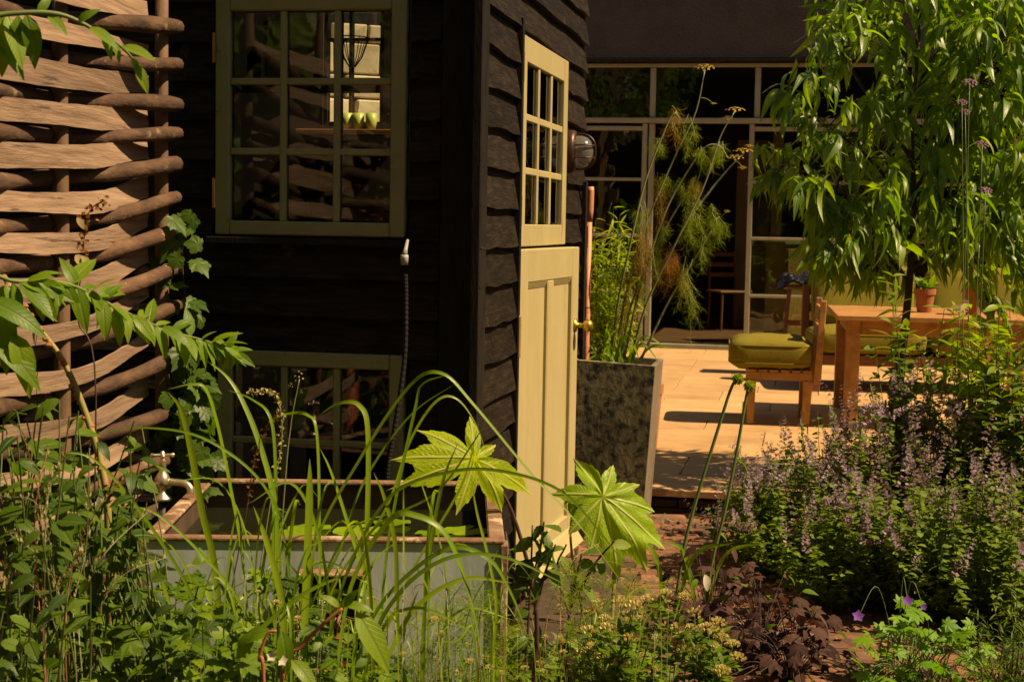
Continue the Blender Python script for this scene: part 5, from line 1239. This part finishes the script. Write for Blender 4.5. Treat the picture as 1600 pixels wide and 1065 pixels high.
# ------------------------------------------------------------------ purple-leaved mound by the path
for k, (u, v, Y, lab) in enumerate(((1110, 930, 4.75, 'dark purple leaved plant below the allium stalks'), (1190, 960, 4.55, 'dark purple leaved plant beside the brick path'), (1235, 1030, 4.35, 'dark purple leaved plant at the bottom of the path'))):
    c = P(u, v, Y); c.z = 0; t = plant('purple_leaved_plant', lab, c, 'plant', 'purple leaved plants'); hg = [.42, .36, .30][k]
    lines = []
    for i in range(78):
        a = U(0, 6.28); r_ = .21*math.sqrt(rnd()); q = c+Vector((r_*math.cos(a), r_*math.sin(a), hg*.88*(1-.7*(r_/.21)**2)*U(.45, 1.05)))
        d = Vector((math.cos(a), math.sin(a), U(-.9, .3))); lines.append([c+Vector((0, 0, .02)), (c+q)/2+Vector((0, 0, .05)), q])
        if i % 2: leaf(t, 'lobed_purple_leaf', BUR, 'purple_leaf', q, d, UP+Vector((math.cos(a), math.sin(a)-.4, 0))*.8+rv(.4), U(.026, .046))
        else: leaf(t, 'purple_leaf', OVAL, 'purple_leaf', q, d+DOWN*.4, UP+Vector((math.cos(a), math.sin(a)-.4, 0))*.8+rv(.5), U(.04, .075)) if rnd() < .7 else leaf(t, 'olive_leaf', OVAL, 'ground_leaf', q, d, UP+rv(.6), U(.03, .06))
    multi_stem(t, lines, 'dark_stem', 'stems', 4, (.002, .0013))
# fallen pale leaf caught on the purple leaves
q = P(1101, 896, 4.55); o = bpy.data.objects.new('fallen_leaf', base_mesh('fallen_leaf', leaf_base(.45, 6, .25, .3, .45), 'white_petal')); C.objects.link(o); o.matrix_world = orient(q, (.3, -.1, -1), (.3, -1, .4), .06)
tag(o, 'pale dry fallen leaf caught on the purple foliage', 'leaf')
# ------------------------------------------------------------------ cream clover-like heads
def bud_head(name, n):
    V = []; F = []
    for i in range(n):
        a = i*2.4; q = math.sqrt((i+.3)/n); c = Vector((q*math.cos(a)*.8, q*math.sin(a)*.8, .55*(1-q*q)+.1*rnd())); ax = Vector((c.x*.7, c.y*.7, .8)).normalized(); x = ax.orthogonal().normalized(); y = ax.cross(x); r = .25; k = len(V)
        V += [c-ax*.2]+[c+(x*math.cos(b*1.257)+y*math.sin(b*1.257))*r*.75+ax*.1 for b in range(5)]+[c+(x*math.cos(b*1.257)+y*math.sin(b*1.257))*r*.55+ax*.36 for b in range(5)]
        for b in range(5): F += [(k, k+1+(b+1) % 5, k+1+b), (k+1+b, k+1+(b+1) % 5, k+6+(b+1) % 5, k+6+b)]
    return base_mesh(name, (V, F, [(0, 0)]*len(V)), 'cream_bud', False)
BH = [bud_head('flower_head', n) for n in (13, 9, 16)]
cr = [((1080, 985), (1085, 960), (1105, 985), (1122, 975), (1060, 985), (1068, 1000), (1115, 1015), (1095, 1022), (1145, 1010), (1128, 1000), (1118, 990), (1070, 1018), (1128, 1052), (1100, 1048), (1152, 1030)),
      ((925, 960), (945, 970), (935, 945), (920, 990), (950, 985), (970, 945), (990, 950), (1010, 940), (1070, 935), (1040, 930), (985, 965)), ((925, 1015), (945, 1030), (905, 1025), (890, 1035), (960, 1010), (985, 1000), (1000, 1025), (970, 1040), (940, 1055), (1020, 1050)), ((700, 1050), (730, 1010), (680, 1030), (760, 1030), (820, 1045), (850, 1050), (880, 1020))]
cl_lab = ['plant with cream clustered flower heads beside the purple leaves', 'plant with cream flower heads below the drooping lobed leaf', 'plant with cream flower heads at the bottom centre', 'plant with a few small cream heads below the tank']
for k, pts in enumerate(cr):
    Y = 3.75 if k != 3 else 3.4; c = P(sum(p[0] for p in pts)/len(pts), 1000, Y); c.z = 0; t = plant('cream_flowered_plant', cl_lab[k], c, 'plant', 'cream flowered plants'); lines = []; Ms = []
    for (u, v) in pts:
        q = P(u, v, Y+U(-.15, .15)); b0 = c+Vector((U(-.08, .08), U(-.08, .08), 0)); ln = [b0, (b0+q)/2+rv(.02), q]; lines.append(ln)
        s_ = U(.019, .027)*(1 if k != 3 else .5); inst('flower_head', BH[int(rnd()*3)], t, orient(q-t.location, Vector((1, U(-.4, .4), 0)), UP+TOCAM*U(0, .5)+rv(.25), (s_, s_, s_)))
        for w in spline(ln, 8)[3:-1]: Ms += [orient(w+rv(.015), Vector((U(-1, 1), U(-1, 1), U(-.1, .6))), UP+rv(.4), U(.025, .05)) for _ in range(4)]
    multi_stem(t, lines, 'green_stem', 'stems', 5, (.0022, .0014)); joined('foliage', LANCE[0], Ms, 'ground_leaf', t, base=t.location)
# ------------------------------------------------------------------ feathery love-in-a-mist
for k, (poly, Y, lab) in enumerate((([(630, 990), (700, 930), (760, 900), (790, 960), (800, 1070), (640, 1070)], 3.35, 'cloud of feathery fine green foliage before the tank'), ([(840, 900), (930, 880), (1020, 930), (1030, 1000), (900, 1000)], 4.15, 'feathery green foliage among the cream flower heads'))):
    c = P(720 if k == 0 else 940, 1000, Y); c.z = 0; t = plant('feathery_plant', lab, c, 'plant', 'feathery plants'); lines = []; Ms = []
    for i in range(34):
        q = P(*inside(poly), Y+U(-.15, .15)); b0 = c+Vector((U(-.06, .06), U(-.06, .06), 0)); lines.append([b0, (b0+q)/2+rv(.03), q])
        for j in range(46): Ms.append(orient(q+rv(.02), Vector((U(-1, 1), U(-1, 1), U(-.4, 1))), rv(), (.05, U(.02, .05), .04)))
    multi_stem(t, lines, 'green_stem', 'stems', 4, (.0016, .0009)); joined('foliage', HAIRS[0], Ms, 'fine_leaf', t, base=t.location, smooth=False)
# ------------------------------------------------------------------ dark-stemmed toothed plants at the door foot
for k, (stems_, Y, lab) in enumerate((([[(820, 1060), (828, 930), (832, 820)], [(835, 960), (850, 900), (868, 850)], [(825, 940), (800, 890), (790, 830)], [(830, 920), (845, 850), (850, 815)]], 3.85, 'purple stemmed plant with toothed leaves before the door foot'), ([[(885, 1050), (890, 950), (910, 860)], [(890, 950), (930, 880), (960, 845)], [(890, 960), (870, 890), (885, 850)]], 4.15, 'plant with silvery striped leaves under the lobed leaf'))):
    c = P(stems_[0][0][0], 1050, Y); c.z = 0; t = plant('toothed_plant', lab, c, 'plant')
    for si, s_ in enumerate(stems_):
        pts = [P(u, v, Y+U(-.04, .04)) for u, v in s_]; stem(t, ([c] if si == 0 else [])+pts, (.005, .0022), 'dark_stem', 6)
        for q in spline(pts, 6)[3::2]:
            for _ in range(1 if k else 2):
                d = Vector((U(-1, 1), U(-.8, .3), U(-.9, .2))); leaf(t, 'toothed_leaf', OVAL, 'bramble_leaf' if k == 0 else 'catmint_leaf', q, d, UP+TOCAM*.5+rv(.6), U(.04, .075))
# ------------------------------------------------------------------ bramble mass on the left
def bramble(lab, base_uv, Y, poly, nst, nl, size):
    c = P(base_uv[0], 1065, Y); c.z = 0; t = plant('raspberry_plant', lab, c, 'plant', 'raspberry canes by the fence'); lines = []
    for i in range(nst):
        u, v = inside(poly); q = P(u, v, Y+U(-.28, .28)); b0 = c+Vector((U(-.12, .12), U(-.12, .12), 0)); ln = [b0, (b0+q)/2+Vector((U(-.06, .06), U(-.04, .04), .06)), q]; lines.append(ln)
        sp_ = spline(ln, 8)
        for w in range(nl):
            p = sp_[-1-int(rnd()*6)]; a = U(0, 6.28); d = Vector((math.cos(a), math.sin(a)-.3, U(-.6, .2))); n = UP+TOCAM*.5+rv(.45)
            leaf(t, 'toothed_leaf', OVAL, 'bramble_leaf', p, d, n, size*U(.7, 1.15))
    multi_stem(t, lines, 'green_stem', 'stems', 5, (.003, .0016))
bramble('shaded raspberry plant against the lower fence', (60,), 3.05, [(0, 620), (110, 590), (150, 700), (140, 860), (0, 860)], 40, 4, .062)
bramble('raspberry plant growing left of the tap', (170,), 3.2, [(90, 640), (230, 660), (235, 800), (190, 920), (90, 900)], 38, 4, .058)
bramble('raspberry plant in the lower left corner', (40,), 2.85, [(0, 830), (140, 830), (170, 1070), (0, 1070)], 34, 4, .054)
bramble('raspberry plant before the tank left corner', (250,), 3.15, [(160, 830), (290, 850), (330, 960), (300, 1070), (150, 1070)], 38, 4, .052)
# dark low growth under them
# cane with knobbly buds
cn = P(175, 900, 3.25); cn.z = 0; t = plant('knobbly_cane', 'thick knobbly yellow cane leaning left before the fence', cn, 'plant')
cpts = [cn]+[P(u, v, 3.22) for u, v in ((170, 850), (160, 735), (128, 630), (96, 560), (55, 505), (5, 432))]
stem(t, cpts, (.009, .005), 'cane', 9, 'cane')
for q in spline(cpts, 10)[14::2]:
    r_ = .008; MB().lathe([(0, -.006), (r_*.7, -.004), (r_, 0), (r_*.6, .005), (0, .007)], 7, Matrix.Translation(q+rv(.006))).build('bud', 'red_stem', t, base=t.location)
# arching compound branch
ab = P(-60, 470, 2.9); t = plant('arching_branch', 'branch of long pale leaflets arching right before the fence', Vector((ab.x, ab.y, 0)))
apts = [(-60, 470), (30, 440), (110, 445), (190, 485), (260, 515), (330, 535), (365, 550)]
A3 = [P(u, v, 2.95+.08*i) for i, (u, v) in enumerate(apts)]; stem(t, [Vector((ab.x, ab.y, 0)), Vector((ab.x-.05, ab.y, .6))]+A3, (.006, .002), 'green_stem', 7)
sp_ = spline(A3, 8)
for i, q in enumerate(sp_[6:]):
    k = i/len(sp_)
    for sg in (-1, 1):
        d = Vector((U(.1, .9), U(-.6, .1), U(-1.1, -.05))) if sg > 0 else Vector((U(-.2, .9), U(-.2, .5), U(-1, .5)))
        leaf(t, 'branch_leaf', LANCE, 'branch_leaf', q, d, UP+TOCAM*.7+rv(.6), U(.055, .115)*(1-.45*k))
for q, d in (((0, 480), (.3, -.3, -1)), ((-20, 470), (.8, -.2, -.2)), ((20, 520), (.5, -.2, -1)), ((-10, 530), (1, -.3, -.6))): leaf(t, 'branch_leaf', LANCE, 'branch_leaf', P(q[0], q[1], 2.8), d, TOCAM+UP*.6, .13)
leaf(t, 'branch_leaf', LANCE, 'branch_leaf', P(352, 545, 3.4), (.5, -.1, .6), TOCAM, .05); leaf(t, 'branch_leaf', LANCE, 'branch_leaf', P(365, 550, 3.4), (.9, -.1, -.5), TOCAM, .06)
# sprig entering at the top left corner
bb = P(-60, 30, 2.6); t = plant('overhanging_sprig', 'leafy sprig hanging into the top left corner', Vector((bb.x-.3, bb.y, 0)))
B3 = [P(u, v, 2.6+.03*i) for i, (u, v) in enumerate(((-60, 34), (10, 22), (90, 22), (150, 48), (190, 74), (212, 100), (224, 132)))]
stem(t, [Vector((bb.x-.3, bb.y, 0)), Vector((bb.x-.32, bb.y, 1.2)), Vector((bb.x-.1, bb.y, 1.68))]+B3, (.008, .0012), 'green_stem', 7)
for (u, v, dx, dz, s_) in ((10, 24, .5, -1, .09), (40, 22, .35, -1, .085), (28, 24, .1, -1, .075), (75, 22, .5, -.4, .05), (60, 22, .4, .7, .04), (122, 35, .6, .5, .04), (140, 42, .9, -.5, .06), (160, 52, .5, -1, .045), (178, 66, .4, -1, .035), (190, 72, 1, -.25, .06), (212, 100, .5, -1, .05), (205, 90, .6, -.8, .04), (0, 20, .1, -1, .10), (-10, 60, .8, -.8, .08)):
    leaf(t, 'sprig_leaf', PEACH if s_ < .08 else LANCE, 'branch_leaf', P(u, v, 2.66), (dx, U(-.3, .1), dz), TOCAM+UP*.7+rv(.4), s_*1.15)
# ------------------------------------------------------------------ vine climbing between fence and shed
vb = P(290, 800, 4.36); vb.z = 0
vine = plant('climbing_vine', 'climbing vine with shade in its leaf colour between the fence end and the shed', vb, 'vine'); vl = []
VL = [[(292, 760), (285, 650), (300, 560), (290, 470), (285, 390), (300, 340)], [(285, 760), (268, 690), (300, 640), (320, 600)], [(300, 760), (318, 720), (308, 650), (290, 600)]]
for ln in VL:
    pts = [P(u, v, 4.30+U(-.04, .03)) for u, v in ln]; stem(vine, [vb]+pts, (.004, .002), 'dark_stem', 6)
    for q in spline(pts, 7):
        for _ in range(2 if px(q)[1] > 560 else 1): leaf(vine, 'vine_leaf', VINE, 'vine_leaf', q+Vector((U(-.05, .05), U(-.06, .01), U(-.03, .03))), Vector((U(-1, 1), -.2, U(-1, .2))), TOCAM+Vector((.5, 0, .5))+rv(.4), U(.032, .06))
# dry red sprig on the fence
rs = P(128, 420, 3.45); t = plant('red_sprig', 'small sprig of red buds and dry leaves before the fence', Vector((rs.x, rs.y, 0))); pts = [P(u, v, 3.45) for u, v in ((150, 620), (122, 500), (128, 420), (132, 370), (140, 330), (165, 312))]
stem(t, [Vector((rs.x, rs.y, 0))]+pts, (.0022, .001), 'dark_stem', 5)
for q in spline(pts, 6)[14:]:
    for _ in range(3): leaf(t, 'bud', leaf_base(.6, 3, .1, .4), 'red_leaf', q+rv(.012), rv(), TOCAM+rv(.5), U(.010, .017), 'bud')
for u, v in ((120, 340), (128, 400), (118, 398)): leaf(t, 'dry_leaf', OVAL, 'straw', P(u, v, 3.43), (.6, 0, -.7), TOCAM, .035)
# ------------------------------------------------------------------ fine grass stalks on the left
fb = P(110, 1065, 2.8); fb.z = 0
fg = plant('fine_grass', 'wispy flowering grass stalks in the lower left', fb, 'grass'); lines = []
for pp in ([(70, 1080), (66, 900), (62, 780), (40, 690)], [(75, 1080), (70, 880), (78, 760), (105, 710)], [(100, 1080), (85, 900), (60, 790), (0, 775)], [(105, 1080), (110, 900), (150, 800), (205, 735)], [(110, 1080), (100, 960), (70, 880), (10, 830)], [(120, 1080), (115, 950), (135, 850), (140, 700)], [(72, 1080), (60, 930), (55, 800), (75, 700)], [(130, 1080), (125, 960), (160, 870), (230, 800)], [(14, 1080), (16, 950), (14, 900), (0, 880)], [(30, 1080), (60, 960), (100, 900), (130, 860)], [(95, 1080), (80, 960), (30, 900), (-5, 910)], [(140, 1080), (150, 970), (190, 900), (260, 870)]):
    ps_ = [P(u, v, 2.8+U(-.08, .08)) for u, v in pp]; b0 = fb+Vector((U(-.05, .05), U(-.05, .05), 0)); lines.append([b0]+ps_)
for i, ln in enumerate(lines): stem(fg, ln, (.0014, .0007), 'fennel_stem' if i % 3 else 'red_stem', 4, 'stalk')
Ms = [orient(q+rv(.004), Vector((U(-.5, .5), U(-.5, .5), 1)), rv(), U(.008, .014)) for ln in lines for q in spline(ln, 10)[22:] for _ in range(2)]
joined('seeds', leaf_base(.3, 2, 0, .4), Ms, 'straw', fg, base=fg.location)
# ------------------------------------------------------------------ geranium, lower right
gc = P(1430, 1000, 4.3); gc.z = 0
ger = plant('geranium', 'bright green cut leaved geranium with violet flowers at the lower right', gc); lines = []
for i in range(110):
    u, v = inside([(1345, 1000), (1390, 945), (1440, 930), (1480, 960), (1530, 975), (1560, 1040), (1540, 1080), (1330, 1080)]); q = P(u, v, 4.3+U(-.2, .2)); b0 = gc+Vector((U(-.08, .08), U(-.08, .08), 0)); lines.append([b0, (b0+q)/2+Vector((0, 0, .06)), q])
    leaf(ger, 'cut_leaf', CUT, 'geranium_leaf', q, Vector((U(-1, 1), U(-1, .4), U(-.2, .3))), UP+TOCAM*.6+rv(.5), U(.028, .048))
multi_stem(ger, lines, 'green_stem', 'stems', 4, (.0018, .0011))
GF = head_mesh('flower', 5, 'violet_petal', 1, .1)
FLW = lobed_base([(0, 1), (72, 1), (144, 1), (-72, 1), (-144, 1)], rings=2, nang=40, droop=-.2, wl=.40, sinus=.3, serr=0, sharp=3)
for k, (u, v, s_) in enumerate(((1341, 962, .017), (1418, 938, .016), (1443, 948, .010), (1446, 1048, .012))):
    q = P(u, v, 4.2); stem(ger, [gc+Vector((-.05, 0, .1)), (gc+q)/2+Vector((-.03, 0, .2)), q], (.0015, .001), n=5); inst('flower', meshes('violet_flower' if k != 3 else 'pink_flower', FLW, 'violet_petal' if k != 3 else 'pink_petal')[0], ger, orient(q-ger.location, Vector((1, 0, .2)), TOCAM+UP*.5, s_))
# fine leaved dark plant in the right corner
c = P(1580, 1040, 4.2); c.z = 0; t = plant('fine_leaved_shrub', 'dark fine leaved shrub in the bottom right corner', c, 'shrub'); lines = []; Ms = []
for i in range(44):
    q = P(*inside([(1500, 960), (1560, 930), (1620, 920), (1640, 1080), (1500, 1080)]), 4.2+U(-.2, .2)); lines.append([c, (c+q)/2+rv(.04), q])
    for w in spline(lines[-1], 8)[4:]: Ms += [orient(w+rv(.01), rv()+UP*.4, UP+rv(.5), U(.02, .04)) for _ in range(3)]
multi_stem(t, lines, 'dark_stem', 'stems', 4, (.0022, .0012)); joined('foliage', NARROW[0], Ms, 'ground_leaf', t, base=t.location)
# ------------------------------------------------------------------ red-stemmed knotweed in front
k_b = P(420, 1100, 2.75); k_b.z = 0; t = plant('red_stemmed_plant', 'red stemmed plant with a big glossy leaf at the bottom centre', k_b)
stem(t, [k_b, P(440, 1065, 2.75), P(470, 1010, 2.75), P(510, 970, 2.75), P(535, 950, 2.75)], (.0045, .003), 'red_stem', 8); stem(t, [k_b, P(412, 1065, 2.72), P(405, 1030, 2.72), P(418, 990, 2.72), P(432, 985, 2.72)], (.004, .0025), 'red_stem', 8)
for (u, v, d, s_) in ((556, 955, (.55, -.2, -.75), .135), (535, 948, (.3, -.2, .4), .05), (530, 948, (-.3, -.2, .4), .045), (440, 985, (.3, -.3, -1), .09), (425, 985, (-.8, -.1, -.1), .08), (455, 1030, (.6, -.4, -.35), .085), (540, 945, (.8, -.2, .1), .055), (395, 985, (-.5, -.3, -1), .07)): leaf(t, 'knotweed_leaf', LANCE, 'branch_leaf', P(u, v, 2.74), d, TOCAM+UP*.7+rv(.15), s_)
for (u, v) in ((425, 1025), (442, 1032)): inst('flower', meshes('white_flower', FLW, 'white_petal')[0], t, orient(P(u, v, 2.73)-t.location, Vector((1, 0, .3)), TOCAM+UP*.6, .010))
# ------------------------------------------------------------------ mixed low leaves along the bottom edge
gl_lab = ['low leafy ground cover at the bottom below the tank']
gcov = plant('ground_cover', 'mixed low leaves covering the soil at the bottom of the picture', (0, 3.6, 0)); gcov['kind'] = 'stuff'; del gcov['category']; del gcov['label']
Ms = [[], [], []]
for i in range(2200):
    u = U(-60, 1060); Y = U(2.9, 4.3) if u < 650 else U(4.15, 4.6); hmax = .42-.10*(Y-2.9)
    top = 930+40*math.sin(u*.013)+30*math.sin(u*.031)+(55 if u > 330 else -20)+(25 if u > 560 else 0); q = P(u, U(top, 1150), Y); q.z = max(.02, q.z)
    Ms[i % 3].append(orient(q, Vector((U(-1, 1), U(-1, .3), U(-.4, .4))), UP+TOCAM*.4+rv(.5), U(.025, .055)))
for k, m in enumerate((SMALL, LANCE[0], CUT)): joined('foliage', m, Ms[k], ['ground_leaf', 'fine_leaf', 'ground_leaf'][k], gcov, base=gcov.location)
# small green leaves standing out above it
for k, (poly, Y, n_, lab) in enumerate((([(250, 920), (330, 930), (420, 990), (420, 1070), (230, 1070)], 3.0, 26, 'lit toothed seedlings before the tank left half'), ([(380, 870), (470, 860), (520, 960), (640, 1030), (640, 1070), (400, 1070)], 3.1, 24, 'leafy seedlings around the grass clump'), ([(800, 990), (900, 960), (1040, 1020), (1050, 1070), (800, 1070)], 4.3, 24, 'leafy seedlings among the cream flowers'))):
    c = P(poly[0][0]+60, 1065, Y); c.z = 0; t = plant('seedlings', lab, c, 'plant'); lines = []
    for i in range(n_):
        q = P(*inside(poly), Y+U(-.2, .2)); b0 = c+Vector((q.x-c.x, q.y-c.y, -c.z))*.7; b0.z = 0; lines.append([b0, (b0+q)/2+rv(.02), q])
        for _ in range(4): leaf(t, 'seedling_leaf', [OVAL[1], CUT], 'branch_leaf' if rnd() < .4 else 'bramble_leaf', q+rv(.015)-Vector((0, 0, U(0, .05))), Vector((U(-1, 1), U(-.9, .3), U(-.3, .3))), UP+TOCAM*.5+rv(.4), U(.026, .05))
    multi_stem(t, lines, 'green_stem', 'stems', 4, (.002, .0012))
# tangle of thin stalks and fine blades through the bottom planting
tg = plant('thin_grass', 'loose tangle of thin grass stems along the bottom of the picture', P(620, 1060, 3.3)*1)
tg.location.z = 0
for k in range(84):
    u0 = U(230, 1050); Y = U(2.9, 3.5) if u0 < 800 else U(3.5, 4.1); b0 = P(u0, 1100, Y); b0.z = 0; lean = U(-1, 1); v1 = U(880, 1010); u1 = u0+lean*60
    pts = [b0, P(u0+lean*20, 1000, Y), P(u1, v1, Y+U(-.08, .08)), P(u1+lean*U(20, 90), v1+U(-50, 30), Y+U(-.1, .1))]
    if k % 3: blade_mesh(pts, U(.0018, .0042), T=tg)
    else: stem(tg, pts, (.0014, .0007), ['fennel_stem', 'cane', 'red_stem'][k % 9//3], 4, 'stalk', sp=5)
for k in range(46):
    u, v = inside([(360, 880), (620, 930), (820, 980), (1060, 950), (1080, 1060), (360, 1060)]); Y = 3.0 if u < 800 else 3.7; q = P(u, v, Y); b0 = Vector((q.x+U(-.03, .03), q.y, 0))
    stem(tg, [b0, (b0+q)/2+rv(.02), q], (.0013, .0008), 'fennel_stem', 4, 'stalk', sp=4); inst('flower_head', BH[k % 3] if k % 4 else VHW, tg, orient(q-tg.location, Vector((1, U(-.3, .3), 0)), UP+TOCAM*.5+rv(.3), U(.006, .012)))
# dry leaves and crumbs of soil lying on path and terrace edge
lt = []
for i in range(900):
    Y = U(4.3, 6.95); x = path_mid(Y)+U(-.75, .55); lt.append(orient(Vector((x, Y, .028+U(0, .006))), Vector((U(-1, 1), U(-1, 1), U(-.1, .3))), UP+rv(.5), U(.012, .04)))
for i in range(110):
    q = T0+SX*U(-.5, 2.5)+SY*abs(random.gauss(0, .9))*1.6; lt.append(orient(Vector((q.x, q.y, TZ+.004)), Vector((U(-1, 1), U(-1, 1), U(0, .2))), UP+rv(.3), U(.012, .035)))
joined('leaf_litter', leaf_base(.5, 4, .3, .4), lt, 'litter', None)
# plants in the small wall pot and on the table pots, and behind the shed window
t = plant('sedum', 'reddish sedum filling the small rusty pot box', wp.location+Vector((.07, -.035, .02)))
for i in range(70): leaf(t, 'sedum_leaf', [SMALL], 'red_leaf' if rnd() < .6 else 'ground_leaf', t.location+Vector((U(-.06, .06), U(-.04, 0), U(0, .18))), rv()+UP*.3, TOCAM+rv(.6), U(.02, .04))
for k, (x, y, h) in enumerate(((.52, .55, .15), (.80, .38, .19))):
    b0 = on_table(x, y)+Vector((0, 0, h-.03)); t = plant('potted_plant', ['small leafy plant in the shorter pot on the table', 'leafy plant in the taller pot on the table'][k], b0)
    for i in range(26): leaf(t, 'pot_leaf', LANCE, 'peach_leaf', b0+Vector((U(-.03, .03), U(-.03, .03), U(0, .06))), Vector((U(-1, 1), U(-1, 1), U(.2, 1.2))), UP+rv(.4), U(.06, .12))
c = Vector((-1.55, 9.25, TZ)); t = plant('wall_shrub', 'sunlit shrub at the foot of the rubble wall behind the shed', c, 'shrub'); Ms = []; lines = []
for i in range(90):
    q = c+Vector((U(-.8, 1.0), U(-.2, .2), U(.5, 1.62))); lines.append([c+Vector((U(-.5, .7), 0, 0)), q]); Ms += [orient(q+rv(.08), rv(), UP+rv(.6), U(.07, .14)) for _ in range(14)]
multi_stem(t, lines, 'green_stem', 'stems', 4, (.006, .003)); joined('foliage', LANCE[0], Ms, 'branch_leaf', t, base=c)
